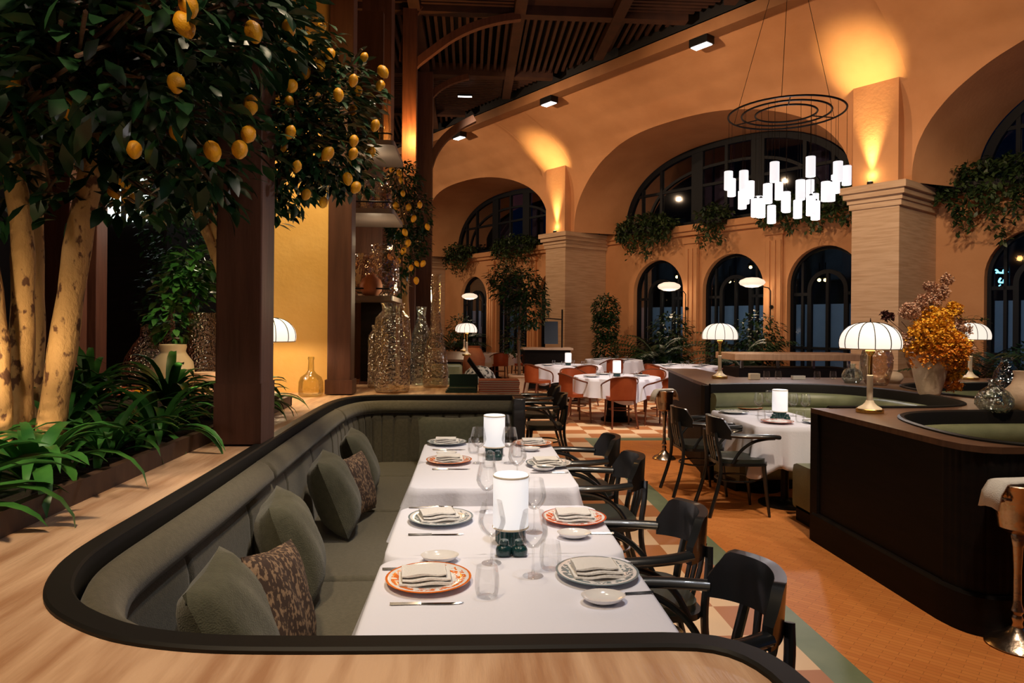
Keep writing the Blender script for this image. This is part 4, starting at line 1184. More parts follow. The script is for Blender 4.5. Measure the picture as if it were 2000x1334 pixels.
# menus
g=at(905,767,.99)
for k in range(3):
    b=MB();b.box((-.14+.012*k,-.10,0),(.14-.004*k,.10,.014));tag(b.build('menu_folder','menu_g',None,smooth=False,bevel=.002,loc=(g.x-.02,g.y+.08,.99+.0155*k)),'dark green menu folder lying in the left stack, '+('bottom','middle','top')[k]+' one','menu','menu folders')
b=MB();b.box((-.13,-.012,0),(.13,.012,.15));o=tag(b.build('menu_folder','menu_g',None,smooth=False,bevel=.002,loc=(g.x+.0,g.y+.20,.992)),'dark green menu folder standing upright behind the left stack','menu','menu folders');o.rotation_euler=(rad(-12),0,rad(4))
g=at(975,768,.99)
for k in range(6):
    t=thing('menu_book','red brown menu book in the right stack, number of layers from the bottom: ','menu',(g.x+.004*math.sin(k*2),g.y+.09,.99+.0195*k),.01*math.sin(k*3),'red menu books')
    t['label']='red leather menu book in the right stack, '+('at the very bottom','second from the bottom','third from the bottom','third from the top','second from the top','topmost')[k]
    b=MB();b.box((-.18,-.12,0),(.18,.12,.004));b.box((-.18,-.12,.015),(.18,.12,.019));b.box((-.18,.116,0),(.18,.12,.019));b.build('cover','menu_r',t,smooth=False)
    b=MB();b.box((-.176,-.115,.004),(.176,.112,.015));b.build('pages','paper',t,smooth=False)
# crumpled fabric & dark easel thing beyond
b=MB();b.lathe([(0,0),(.2,0),(.22,.09),(.18,.18),(.10,.25),(0,.27)],20,cap=False,wob=.08)
tag(b.build('crumpled_wrap','crumple',None,loc=atY(936,752,8.6)-Vector((0,0,.02))),'crumpled black and white wrap behind the menu stacks','wrap')
t=thing('reading_stand','small dark slanted reading stand behind the menus','stand',(atY(930,750,7.6).x,7.6,0))
b=MB();b.obox((0,0,1.10),(.012,0,.02),(0,.14,0),(-.09,0,.12));b.build('board','darkwood',t,smooth=False)
b=MB();b.tube([(0,0,0),(0,0,1.04)],.02,8);b.lathe([(.16,0),(.16,.02),(.03,.04)],16);b.build('foot','black_metal',t)
# stuff on the right counters
vessel('stoneware_jar','pink_glass',at(1712,752,.99),[(0,0),(.10,0),(.12,.03),(.155,.18),(.16,.30),(.13,.40),(.09,.43),(.09,.46),(.10,.47)],'large rose tinted glass jar behind the big dome lamp','vase',wob=.01)
vessel('stone_pot','ceram',at(1745,748,.99),[(0,0),(.06,0),(.095,.04),(.10,.07),(.08,.11),(.04,.125),(.03,.135),(.045,.145)],'small round pale pot between the rose jar and the bouquet vase','vase')
vessel('ribbed_pitcher','cream',at(1653,735,.99) if False else at(1688,742,.99),[(0,0),(.05,0),(.06,.1),(.055,.2),(.03,.28),(.03,.34)],'slim cream bottle behind the big dome lamp stem','vase')
vessel('glass_vase','green_glass',at(1664,748,.99),sc_([(0,0),(.07,0),(.10,.04),(.105,.09),(.08,.14),(.035,.17),(.03,.20),(.045,.21)],1.0),'rippled clear glass vase on the counter left of the big dome lamp','vase',wob=.06)
vessel('glass_vase','green_glass',at(1942,804,.99),sc_([(0,0),(.085,0),(.12,.05),(.12,.10),(.09,.15),(.04,.19),(.035,.22),(.05,.235)],1.0),'rippled squat green glass vase at the right edge of the counter','vase',wob=.06)
vessel('glass_vase','blue_glass',at(1966,790,.99),sc_([(0,0),(.07,0),(.085,.06),(.10,.16),(.085,.26),(.045,.33),(.035,.36),(.055,.38)],1.0),'taller blue glass vase behind the squat green one','vase',wob=.05)
vessel('amber_vase','ceram',at(1996,803,.99),sc_([(0,0),(.09,0),(.12,.08),(.115,.15),(.07,.20),(.05,.26),(.06,.30)],1.0),'amber beige vase cut by the right edge of the picture','vase')
bv=at(1815,772,.99)
vessel('flower_vase','ceram',bv,[(0,0),(.082,0),(.092,.02),(.125,.15),(.155,.30),(.160,.37),(.152,.40),(.142,.40),(.14,.33),(.11,.16),(.07,.02),(0,.02)],'tall tapered beige ceramic vase holding the orange bouquet','vase')
# bouquet
t=thing('bouquet','large yellow and dusty rose flower bouquet in the beige vase','flowers',bv+Vector((0,0,.34)))
rr=random.Random(11)
b=MB()
for k in range(34):
    a=rr.uniform(0,2*PI);r=rr.uniform(.05,.26);h=rr.uniform(.2,.55)
    b.tube(smoothp([(0,0,-.25),(r*.3*math.cos(a),r*.3*math.sin(a),h*.4),(r*math.cos(a),r*math.sin(a),h)],1),.003,4)
b.build('stems','bark2',t)
def blobs(b,c,R_,n,sz,sq=.9):
    for _ in range(n):
        v=Vector((rr.gauss(0,1),rr.gauss(0,1),rr.gauss(0,1))).normalized()*R_*rr.random()**.33;v.z*=sq
        p=Vector(c)+v;s=sz*rr.uniform(.6,1.3)
        for q in range(3):
            d=Vector((rr.uniform(-1,1),rr.uniform(-1,1),rr.uniform(-.5,1))).normalized()
            b.leaf(p,d,(rr.uniform(-1,1),rr.uniform(-1,1),1),s,s*.8,.3,.2)
b=MB()
for c,R_,n in (((-.05,-.1,.20),.20,800),((.12,-.08,.10),.18,650),((.18,0,-.12),.12,360),((.02,-.05,.36),.14,330),((.24,.02,.44),.08,140),((-.2,-.05,.1),.09,90)): blobs(b,c,R_,n,.028)
b.build('yellow_blossoms','yflower',t).__setitem__('kind','stuff')
b=MB()
for c,R_,n in (((.05,-.12,.08),.21,520),((.22,-.02,-.02),.13,170),((.2,-.03,-.25),.08,70),((-.12,-.08,.02),.14,120)): blobs(b,c,R_,n,.028)
b.build('orange_blossoms','oflower',t).__setitem__('kind','stuff')
b=MB()
for c,R_,n in (((-.2,0,.42),.09,170),((-.02,0,.50),.11,220),((.10,.02,.60),.09,150),((.28,.05,.26),.13,260),((-.22,0,.14),.10,170),((.34,.02,.08),.09,130),((.16,0,.72),.06,50),((0,.02,.66),.05,40)): blobs(b,c,R_,int(n*1.6),.022)
b.build('rose_plumes','pflower',t).__setitem__('kind','stuff')
b=MB();blobs(b,(-.42,-.02,.38),.045,60,.035);b.tube(smoothp([(0,0,-.1),(-.2,0,.2),(-.42,-.02,.36)],2),.003,4)
b.build('maroon_bloom','dflower',t)
b=MB()
for k in range(26):
    a=rr.uniform(-.4,.6);x=.3+.03*k*.5;b.leaf((.25+.012*k,.0,.36+.02*math.sin(k)),(1,rr.uniform(-1,1),rr.uniform(-.5,.5)),(0,0,1),.06,.025)
b.tube([(0,0,0),(.25,0,.36),(.56,0,.36)],.004,5);b.build('leafy_sprig','leaf',t)
# small items on the middle counter
pi=at(1480,742,.99)
for k,(px,w,h,m,l) in enumerate(((1473,.06,.07,'paper','small cream box at the left end of the middle counter'),(1559,.075,.045,'porcelain','small white card holder on the middle counter'))):
    q=at(px,741,.99);b=MB();b.box((-w,-.03,0),(w,.03,h));tag(b.build('counter_box',m,None,smooth=False,loc=q,bevel=.003),l,'box')
for k,px in enumerate((1497,1520,1596,1627)):
    o=dup(protos['tumbler'],at(px,741,.99));o['label']=('first','second','third','fourth')[k]+' clear glass from the left on the middle counter';o['group']='glasses on the middle counter'
# service station with oak top
t=thing('service_station','dark service station with a pale oak top behind the middle counter','cabinet',(5.35,11.2,0))
b=MB();b.box((-.95,-.35,.0),(1.0,.35,.93));b.build('body','darkwood',t,smooth=False)
b=MB();b.box((-1.05,-.42,1.06),(1.15,.45,1.17));b.build('countertop','oak',t,smooth=False,bevel=.01)
for x in (-.9,-.3,.3,.9):
    b=MB();b.box((x-.02,-.36,.93),(x+.02,-.32,1.06));b.build('bracket','steel',t,smooth=False)
# host stand on left
t=thing('host_stand','dark host stand with a metal easel and sign in front of the left stone pillar','stand',(2.0,16.9,0))
b=MB();b.box((-.62,-.3,0),(.5,.3,1.0));b.build('body','darkwood',t,smooth=False)
b=MB();b.box((-.68,-.35,1.0),(.56,.35,1.05));b.build('ledge','ceram',t,smooth=False)
b=MB();b.tube([(.33,0,1.05),(.33,0,2.0)],.02,8);b.tube([(.33,0,1.75),(-.15,0,1.78)],.015,6);b.tube([(-.1,0,1.05),(-.1,0,1.78)],.01,6);b.build('easel','black_metal',t)
b=MB();b.obox((.05,-.05,1.42),(.17,0,0),(0,.01,0),(0,.03,.28));b.build('sign_board','slate',t,smooth=False)
# ice bucket stands
def bucket(p,rz,label,first=[None]):
    if first[0] is None:
        t=thing('ice_bucket_stand',label,'ice bucket',p,rz,'silver ice buckets on stands')
        b=MB();b.lathe([(0,0),(.135,0),(.14,.008),(.12,.03),(.075,.05),(.045,.08),(.03,.10)],32,cap=False);b.build('base','silver',t)
        b=MB();b.lathe([(.03,.09),(.022,.12),(.028,.14),(.02,.16),(.03,.18),(.019,.22),(.018,.38),(.024,.50),(.034,.56),(.028,.575)],20,cap=False);b.build('stem','silver',t)
        b=MB();b.lathe([(0,.575),(.05,.575),(.085,.60),(.093,.66),(.112,.81),(.118,.82),(.112,.825),(.10,.79),(.08,.62),(0,.61)],32,cap=False);b.build('bucket','silver',t)
        for s in (-1,1):
            b=MB();b.tube([(s*.108,-.03,.755),(s*.135,-.02,.76),(s*.14,0,.745),(s*.135,.02,.76),(s*.108,.03,.755)],.008,6);b.lathe([(0,-.018),(.016,-.01),(.018,.0),(.012,.012),(0,.018)],10,c=(s*.138,0,.755));b.build('handle','silver',t)
        first[0]=t;return t
    return dup(first[0],p,rz,label,'silver ice buckets on stands')
bk1=at(1986,1262,0);bucket((bk1.x,bk1.y,0),.35,'silver ice bucket on a stand at the right edge with a white towel')
bk2=at(1297,896,0);bucket((bk2.x,bk2.y,0),.2,'silver ice bucket on a stand beside the farther black chair of the booth')
def towel(p,rz,label):
    b=MB();rows=[]
    for i in range(21):
        t=-1+i/10;a=abs(t);x=.135*t*1.05
        z=.832 if a<.75 else .832-((a-.75)/.25)**1.5*.06
        if a>.85: x=math.copysign(.135*1.02+ .03*(a-.85)/.15,t)
        z-= .07*max(0,a-.85)/.15
        rows.append([(x,-.055+.005*math.sin(i),z),(x,-.02,z+.010),(x,.03,z+.008),(x,.06,z-.002)])
    b.grid(rows);o=b.build('folded_towel','napkin',None,loc=p,solid=.012,angle=70);o.rotation_euler=(0,0,rz);return tag(o,label,'towel')
towel((bk1.x,bk1.y,0),.1,'white folded towel draped over the ice bucket at the right edge')
towel((bk2.x,bk2.y,0),.3,'white folded towel draped over the ice bucket near the booth end panel')
# ------------------------------------------------------------------ shelves with jars between the posts
t=thing('wall_shelving','dark shelving with rounded grey shelves and rails beside the timber post','shelf',(-1.15,7.0,0))
L=t.location
def lsub(b): b.v=[(x-L[0],y-L[1],z-L[2]) for x,y,z in b.v]
zs=[1.85,2.40,3.12]
for z in (atY(700,580,6.9).z,atY(700,418,6.9).z,atY(700,290,6.9).z):
    pts=rrect(-1.6,6.55,-.72,7.5,.05,4)
    b=MB();b.slab(pts,z-.045,z);lsub(b);b.build('shelf_board','steelbox',t,smooth=False)
    b=MB();b.tube([(x,y,z+.07) for x,y in rrect(-1.57,6.58,-.75,7.45,.04,3)],.008,6);lsub(b);b.build('rail','black_metal',t)
b=MB();b.box((-1.7,7.5,1.0),(-.95,7.58,5));lsub(b);b.build('back_panel','timber',t,smooth=False)
b=MB();b.box((-1.12,7.2,1.0),(-.78,7.4,1.85));lsub(b);b.build('lower_cabinet','darkwood',t,smooth=False)
z1,z2,z3=(atY(700,y,6.9).z for y in (580,418,290))
jp=[(0,.005),(.07,.005),(.085,.03),(.085,.18),(.06,.22),(.05,.24),(.055,.26)]
for k,(x,y,z,s,m,l) in enumerate(((-1.0,6.75,z2,1,'pink_glass','clear glass jar at the left of the upper shelf'),(-.86,6.8,z2,1.15,'pink_glass','clear glass jar at the right of the upper shelf'),(-.97,6.95,z2,1.5,'glass','taller clear bottle behind the jars of the upper shelf'),
    (-.86,6.85,z1,2.0,'pink_glass','large rose glass jar at the right of the lower shelf'),(-1.02,6.75,z1,1.6,'pink_glass','rose glass jar at the left of the lower shelf'))):
    vessel('shelf_jar',m,(x,y,z),sc_(jp,s),l,'jar',group='glass jars on the shelves')
vessel('terracotta_pot','terracotta',(-.94,6.66,z1),[(0,0),(.06,0),(.10,.05),(.11,.10),(.09,.16),(.05,.19),(.05,.21)],'round terracotta pot on the lower shelf','pot')
vessel('shelf_bottle','olive_glass',(-.84,6.8,z3),[(0,0),(.05,0),(.06,.02),(.06,.2),(.05,.28),(.03,.36),(.035,.46),(.045,.48)],'tall yellowish glass bottle on the top shelf behind the lemons','bottle')
# ------------------------------------------------------------------ background pots at left
q=atY(283,745,6.3);vessel('demijohn','brown_glass',(q.x,6.3,.95),[(0,0),(.15,0),(.18,.03),(.185,.22),(.16,.34),(.09,.46),(.045,.52),(.035,.62),(.045,.63)],'dark brown faceted glass demijohn among the plants at the left','vase',wob=.02)
q=atY(337,745,6.0);vessel('stoneware_crock','cream',(q.x,6.0,.95),[(0,0),(.12,0),(.16,.06),(.175,.2),(.16,.31),(.11,.38),(.10,.40),(.11,.44),(.105,.46),(.09,.44)],'cream stoneware crock in the middle of the left background','vase')
q=atY(330,700,6.8);vessel('tall_vase','brown_glass',(q.x,6.8,.95),[(0,0),(.1,0),(.12,.2),(.08,.5),(.05,.6),(.05,.8),(.065,.85)],'slim dark brown vase behind the cream crock','vase')
q=atY(396,745,6.5);vessel('glass_urn','brown_glass',(q.x,6.5,.95),[(0,0),(.11,0),(.13,.2),(.14,.62),(.12,.70),(.13,.74)],'tall brown glass urn left of the thick timber post','vase',wob=.01)
q=atY(403,700,5.9);vessel('plant_pot','ceram',(q.x,5.9,.95),[(0,0),(.07,0),(.09,.20),(.098,.20),(.098,.23),(.085,.22)],'small pale plant pot beside the brown glass urn','pot')
b=MB();b.box((-4.6,5.6,.75),(-1.75,7.6,.95));struct(b.build('trim_7','board',smooth=False),'low dark ledge carrying the left hand vases','ledge')
q=atY(311,745,5.7);t=thing('small_lantern','small lit candle glass among the ferns','candle',(q.x,5.7,.95))
MB().lathe([(0,0),(.03,0),(.034,.09)],14).build('glass','glass',t);MB().lathe([(0,.01),(.024,.01),(.024,.065),(0,.07)],12).build('flame','bulb',t)
for px,py,m,l in ((240,742,'menu_r','red cushion glimpsed between the ferns'),(296,738,'lemon','orange cushion glimpsed between the ferns beside the candle')):
    q=atY(px,py,5.75);b=MB();b.lathe([(0,-.06),(.12,-.04),(.15,0),(.12,.04),(0,.06)],16,cap=False);tag(b.build('cushion',m,None,loc=(q.x,5.75,1.01)),l,'cushion')
# ------------------------------------------------------------------ planter and ferns
t=thing('planter_box','long dark wooden planter trough on the ledge at the left','planter',(-1.3,3.4,.99))
b=MB();b.box((-.035,-1.9,0),(0,1.75,.075));b.box((-2.2,1.72,0),(0,1.75,.075));b.build('front_board','board',t,smooth=False)
b=MB();b.box((-2.6,-1.9,0),(-.035,1.72,.045));o=b.build('soil','soil',t,smooth=False);o['kind']='stuff'
def fern(p,n,L,W,label,seed,mt='leaf2',up=(.7,1.35),group='ferns in the planter'):
    rr=random.Random(seed);b=MB()
    for k in range(n):
        az_=2*PI*k/n+rr.uniform(-.4,.4);l=L*rr.uniform(.6,1.15)
        b.strap((.02*math.cos(az_),.02*math.sin(az_),0),az_,l,W*rr.uniform(.7,1.2),rr.uniform(*up),rr.uniform(1.4,2.6),8)
    o=b.build('fern',mt,None,loc=p,angle=80);return tag(o,label,'fern',group)
FN=[(-1.50,1.98,22,.30,.055,'strap leaved fern nearest the camera at the left edge'),
(-1.85,2.15,18,.30,.05,'second fern from the camera at the left edge of the planter'),
(-1.52,2.50,24,.30,.045,'fern just behind the nearest one, drooping over the planter board'),
(-1.95,2.75,20,.32,.045,'fern at the foot of the birch like lemon trunks'),
(-1.50,2.95,26,.28,.035,'low dense fern along the planter board'),
(-1.85,3.25,22,.34,.04,'fern right of the leaning lemon trunk'),
(-1.50,3.40,28,.30,.035,'grassy fern in the middle of the planter board'),
(-2.15,3.7,22,.42,.045,'taller fern behind the leaning lemon trunk'),
(-1.75,3.95,24,.34,.045,'upright fern left of the thick timber post'),
(-1.45,4.35,26,.32,.05,'fern just right of the thick timber post by the dome lamp'),
(-1.48,4.75,22,.30,.045,'rear fern at the end of the planter in front of the yellow wall'),
(-2.35,4.4,22,.42,.045,'fern in front of the cream stoneware crock'),
(-1.95,4.6,22,.40,.05,'broad fern in front of the brown glass urn'),
(-2.7,4.1,20,.5,.045,'fern standing in front of the narrow background post')]
for i,(x,y,n,L,W,l) in enumerate(FN): fern((x,y,1.03),int(n*1.5),L*1.35,W*1.15,l,20+i,up=(.45,1.35) if i not in (7,11,12,13) else (.9,1.5))
# ------------------------------------------------------------------ lemon trees
def canopy(b,ells,n,L,W,rr,droop=.45):
    vol=[e[3]*e[4]*e[5] for e in ells];tot=sum(vol)
    for e,v in zip(ells,vol):
        for _ in range(int(n*v/tot)):
            d=Vector((rr.gauss(0,1),rr.gauss(0,1),rr.gauss(0,1))).normalized();r=rr.uniform(.35,1.0)**.5
            p=(e[0]+d.x*e[3]*r,e[1]+d.y*e[4]*r,e[2]+d.z*e[5]*r)
            dr=Vector((d.x+rr.uniform(-.7,.7),d.y+rr.uniform(-.7,.7),d.z*.3-droop+rr.uniform(-.5,.5)))
            b.leaf(p,dr,(rr.uniform(-.4,.4),rr.uniform(-.4,.4),1),L*rr.uniform(.65,1.2),W*rr.uniform(.75,1.15),.16,.12)
def lemon_mesh():
    b=MB();b.lathe([(0,-.043),(.006,-.040),(.014,-.034),(.025,-.018),(.029,0),(.026,.018),(.015,.032),(.006,.038),(0,.040)],16,cap=False);return b
LP=[None]
def lemons(t,pts,s=1.0,rr=random.Random(3)):
    L0=t.location
    for p in pts:
        p=Vector(p)
        if LP[0] is None:
            o=lemon_mesh().build('lemon','lemon',t,angle=80);LP[0]=o
        else:
            o=LP[0].copy();COL.objects.link(o);o.parent=t
        o.location=p-L0;o.rotation_euler=(rr.uniform(-.5,.5),rr.uniform(-.5,.5),rr.uniform(0,6));o.scale=(s*rr.uniform(.85,1.1),)*3
def tree(name,label,base,trunks,ells,n,L,W,seed,mt='leaf',bark='bark',cat='tree'):
    t=thing(name,label,cat,base);B=Vector(base);rr=random.Random(seed)
    for pts,r0,r1 in trunks:
        pts=smoothp([tuple(Vector(p)-B) for p in pts],2);m=len(pts)
        b=MB();b.tube(pts,[r0+(r1-r0)*i/(m-1)+.003*math.sin(i*1.7) for i in range(m)],12);b.build('trunk',bark,t)
    b=MB();canopy(b,[(e[0]-B.x,e[1]-B.y,e[2]-B.z,*e[3:]) for e in ells],n,L,W,rr)
    # twigs reaching into the crown
    tw=MB()
    for pts,r0,r1 in trunks:
        tip=Vector(pts[-1])-B
        for e in ells:
            c=Vector(e[:3])-B
            for _ in range(3):
                d=Vector((rr.uniform(-1,1)*e[3],rr.uniform(-1,1)*e[4],rr.uniform(-1,1)*e[5]))*.7
                tw.tube(smoothp([tip,(tip+c)*.5+Vector((0,0,.08)),c+d],1),[.012,.011,.009,.006] if False else .007,5)
    tw.build('branches','bark2',t)
    b.build('foliage',mt,t,angle=80).__setitem__('kind','stuff')
    return t
Z0=1.03
def T(x,y,Y): return tuple(atY(x,y,Y))
# front tree: multi stem, big leaves overhead
tr1=tree('lemon_tree','large lemon tree at the left with speckled pale trunks and leaves hanging over the planter',T(75,880,2.95)[:2]+(Z0,),
 [([T(95,900,3.0),T(100,830,3.0),T(135,600,3.0),T(160,420,3.0),T(205,230,3.0),T(215,150,3.0)],.058,.045),
  ([T(42,900,3.05),T(40,800,3.05),T(45,600,3.05),T(45,450,3.05),T(25,330,3.05),T(0,240,3.0)],.050,.038),
  ([T(8,900,2.9),T(5,760,2.9),T(0,640,2.9),T(-18,520,2.9),T(-40,300,2.9)],.034,.026),
  ([T(70,890,3.5),T(72,760,3.5),T(75,600,3.5),T(70,430,3.5),T(80,250,3.4)],.033,.028)],
 [(-1.75,2.5,2.50,.45,.55,.33),(-1.15,2.35,2.52,.42,.5,.30),(-2.15,2.9,2.70,.5,.6,.35),(-1.50,2.9,2.58,.5,.5,.36),(-1.15,2.9,2.42,.33,.4,.30),(-1.8,2.6,2.9,.8,.6,.3),(-1.15,2.9,2.95,.5,.6,.35),(-1.62,3.1,2.22,.42,.35,.20),(-2.3,3.2,2.25,.4,.4,.25),(-1.2,3.0,2.2,.25,.3,.15),(-.95,2.6,2.75,.3,.4,.2)],4400,.115,.05,1)
lemons(tr1,[atY(x,y,Y) for x,y,Y in ((368,10,2.15),(360,48,2.15),(344,162,2.3),(262,292,2.45),(415,295,2.5),(468,292,2.55),(485,262,2.6),(241,350,3.1),(495,62,2.5),(564,55,2.7),(345,258,2.6),(490,205,2.7),(132,213,2.5),(222,375,3.2),(250,385,3.2),(22,158,2.5))],1.0)
# second tree right of the thick post
tr2=tree('lemon_tree','fruit laden lemon tree crown right of the thick timber post',T(440,860,4.2)[:2]+(Z0,),
 [([T(443,860,4.2),T(440,700,4.2),T(440,545,4.2),T(415,480,4.2),T(380,400,4.2),T(350,330,4.2)],.04,.026),
  ([T(440,560,4.2),T(432,480,4.2),T(415,430,4.2),T(400,370,4.2)],.03,.02),
  ([T(441,600,4.2),T(470,470,4.2),T(530,380,4.1),T(600,280,4.0)],.032,.02)],
 [(-1.1,3.9,2.75,.36,.4,.42),(-.85,4.0,2.72,.30,.4,.38),(-1.12,3.9,2.50,.30,.4,.30),(-.80,4.1,2.98,.28,.35,.25),(-1.05,3.7,3.1,.35,.35,.25),(-1.2,4.0,2.28,.18,.25,.15),(-1.95,4.4,2.42,.45,.4,.16),(-1.45,4.3,2.40,.25,.3,.18),(-.76,4.1,2.55,.22,.25,.22)],4300,.085,.038,2)
L2=[(570,168),(565,197),(623,206),(645,105),(625,128),(711,112),(690,157),(748,140),(743,167),(661,185),(552,286),(565,240),(567,258),(598,143),(626,319),(580,325),(598,380),(632,395),(679,349),(695,366),(690,215),(733,245),(691,275),(724,298),(690,300),(536,200),(583,140),(600,75),(627,55),(700,178),(640,300)]
lemons(tr2,[atY(x,y,3.45+.25*((i*7)%3)) for i,(x,y) in enumerate(L2)],.92)
# far vine with lemons on the post behind the shelves
tr3=tree('lemon_vine','lemon vine climbing the timber post between the shelves and the arcade',(-.55,8.4,1.0),
 [([T(800,700,8.4),T(790,600,8.4),T(795,500,8.4),T(785,400,8.4),T(770,320,8.4)],.05,.03)],
 [(*T(785,350,8.3),.24,.3,.24),(*T(780,420,8.3),.27,.3,.30),(*T(820,420,8.5),.16,.2,.28),(*T(785,490,8.3),.25,.3,.32),(*T(770,550,8.3),.17,.2,.22),(*T(822,470,8.4),.12,.2,.2)],2600,.075,.034,3)
lemons(tr3,[atY(x,y,8.05) for x,y in ((765,330),(780,338),(783,352),(787,378),(773,402),(798,405),(808,427),(835,443),(791,454),(797,475),(788,490),(777,510),(762,502),(803,523),(814,515),(826,515),(813,548),(820,400))],1.15)
# ------------------------------------------------------------------ ivy wall and potted plants
def bush(name,label,base,ells,n,L,W,seed,mt='leaf3',cat='plant',group=None,droop=.4,pot=None,stems=()):
    t=thing(name,label,cat,base,0,group);B=Vector(base);rr=random.Random(seed)
    b=MB();canopy(b,[(e[0]-B.x,e[1]-B.y,e[2]-B.z,*e[3:]) for e in ells],n,L,W,rr,droop)
    b.build('foliage',mt,t,angle=80).__setitem__('kind','stuff')
    for pts,r in stems:
        b=MB();b.tube([tuple(Vector(p)-B) for p in pts],r,8);b.build('stem','bark2',t)
    if pot:
        b=MB();b.lathe(pot[0],20,cap=False);b.build('pot',pot[1],t)
    return t
q=T(335,520,10.5);bush('climbing_ivy','dark climbing ivy covering the wall left of the thick post',(q[0],10.5,0),[(q[0],10.6,y,.55,.25,.8) for y in (.9,2.0,3.1,3.9)],2600,.11,.06,9,'leaf')
q=T(370,560,6.6);bush('rubber_plant','broad leaved green plant above the brown glass urn',(q[0],6.6,.95),[(*T(378,520,6.6),.22,.2,.20),(*T(355,560,6.6),.24,.2,.20),(*T(335,620,6.4),.16,.2,.22),(*T(400,540,6.7),.15,.2,.18)],420,.13,.075,10,'leaf2',stems=[([(q[0],6.6,.95),(q[0],6.6,1.9)],.02)])
# trailing plants on the window sills
def trailing(u0,u1,label,n,seed,len_=.9,q=W2-.3):
    n=int(n*1.7)
    base=wl((u0+u1)/2,q,4.6);t=thing('trailing_plant',label,'plant',base,0,'trailing plants on the lunette sills');rr=random.Random(seed);B=Vector(base)
    b=MB();w=(u1-u0)/2
    for _ in range(n):
        u=rr.uniform(u0,u1);edge=1-abs((u-(u0+u1)/2)/w)**2*.55
        if rr.random()<.55:
            p=wl(u,q+rr.uniform(-.3,.35),4.62+rr.uniform(0,.5)*edge)
        else:
            k=math.sin(u*9+seed)*.5+.5
            p=wl(round(u*5)/5+rr.uniform(-.06,.06),q-.1+rr.uniform(-.15,.05),4.6-rr.random()*len_*(.35+.65*k)*edge)
        b.leaf(Vector(p)-B,(rr.uniform(-1,1),rr.uniform(-1,1),rr.uniform(-1.2,.4)),(rr.uniform(-1,1),0,1),.15,.07,.1,.1)
    b.build('foliage','leaf3',t,angle=80).__setitem__('kind','stuff')
    b=MB();ebox(b,u0+.1,u1-.1,W2-.42,W2-.16,4.50,4.66);b.v=[(x-B.x,y-B.y,z-B.z) for x,y,z in b.v];b.build('trough','black_metal',t,smooth=False)
trailing(.9,3.0,'thick dark trailing plant at the left end of the middle lunette sill',1100,1,1.0)
trailing(4.0,4.9,'narrow trailing plant in the middle of the middle lunette sill',360,2,1.1)
trailing(6.0,8.9,'wide trailing plant below the chandelier at the right end of the middle sill',1200,3,.7)
trailing(-9.4,-7.6,'trailing plant at the left end of the far left lunette sill',700,4,.9)
trailing(-5.9,-3.4,'trailing plant at the right end of the far left lunette sill',900,5,.9)
trailing(10.2,12.8,'big trailing plant spilling over the sill at the right edge of the picture',1700,6,1.3)
# floor plants
def palm(p,h,label,seed,n=60,spread=.9):
    t=thing('potted_palm',label,'plant',p,0,'palms in front of the arched doors');rr=random.Random(seed)
    b=MB()
    for k in range(n):
        az_=rr.uniform(0,2*PI);L=h*rr.uniform(.55,1.0);el=rr.uniform(.9,1.45);q=Vector((0,0,.35));hz=Vector((math.cos(az_),math.sin(az_),0));d=el
        for i in range(10):
            st=L/10;nq=q+hz*math.cos(d)*st+Vector((0,0,1))*math.sin(d)*st;d-=.17*spread
            if i>2:
                sd=Vector((-hz.y,hz.x,0))
                for s in (-1,1):
                    for j in (0,.5): b.leaf(q.lerp(nq,j),sd*s+hz*.6+Vector((0,0,-.35)),(0,0,1),.26*(1-abs(i-6)/9),.05,.1,.1)
            q=nq
    b.build('fronds','leaf',t,angle=80)
    b=MB();b.lathe([(0,0),(.16,0),(.2,.35),(.215,.35),(.215,.39),(.18,.38)],18,cap=False);b.build('pot','black_metal',t)
def gpos(u,q): return wl(u,q,0)
palm(gpos(3.55,W2-1.6),1.9,'palm between the left and middle arched doors of the middle bay',1)
palm(gpos(6.3,W2-1.6),1.9,'palm between the middle arched door and the door by the stone pillar',2)
palm(gpos(11.4,W2-1.6),2.1,'palm at the right behind the bouquet and blue vase',3)
palm(gpos(-7.2,W2-1.4),1.8,'palm in the far left bay behind the small dome lamps',4)
for u_,l_ in ((3.55,'dark leafy shrub between the left and middle arched doors'),(6.35,'dark leafy shrub right of the middle arched door'),(-7.2,'dark leafy shrub behind the small dome lamps')):
    g=gpos(u_,W2-1.0);bush('leafy_shrub',l_,(g[0],g[1],0),[(g[0],g[1],z,.62,.5,.5) for z in (.5,1.0,1.5)],1500,.16,.06,int(u_*10)+90,'leaf')
g=gpos(1.35,W2-1.4)
bush('topiary_shrub','dark clipped shrub in front of the right side of the left stone pillar',(g[0],g[1],0),[(g[0],g[1],z,.42,.4,.5) for z in (.9,1.6,2.1)],3200,.11,.06,31,'leaf',pot=([(0,0),(.2,0),(.24,.4),(.2,.39)],'black_metal'))
q=T(1015,700,15.2)
bush('potted_tree','slim indoor tree in a pale pot left of the host stand',(q[0],15.2,0),[(*T(1010,560,15.2),.62,.5,.48),(*T(1030,600,15.2),.5,.5,.5),(*T(985,540,15.2),.4,.4,.3),(*T(1000,660,15.3),.25,.3,.4)],2300,.12,.06,32,'leaf',cat='tree',pot=([(0,0),(.17,0),(.24,.46),(.26,.46),(.26,.5),(.22,.49)],'ceram'),stems=[([(q[0],15.2,.4),(q[0]-.03,15.2,1.2),(q[0]+.05,15.2,2.4)],.035)])
vessel('terracotta_jar','terracotta',(.22,13.6,.945) if False else (T(925,690,17.4)[0],17.4,0),[(0,0),(.2,0),(.26,.3),(.3,.75),(.2,.98),(.15,1.02),(.18,1.06)],'terracotta jar behind the small dome lamps','vase')
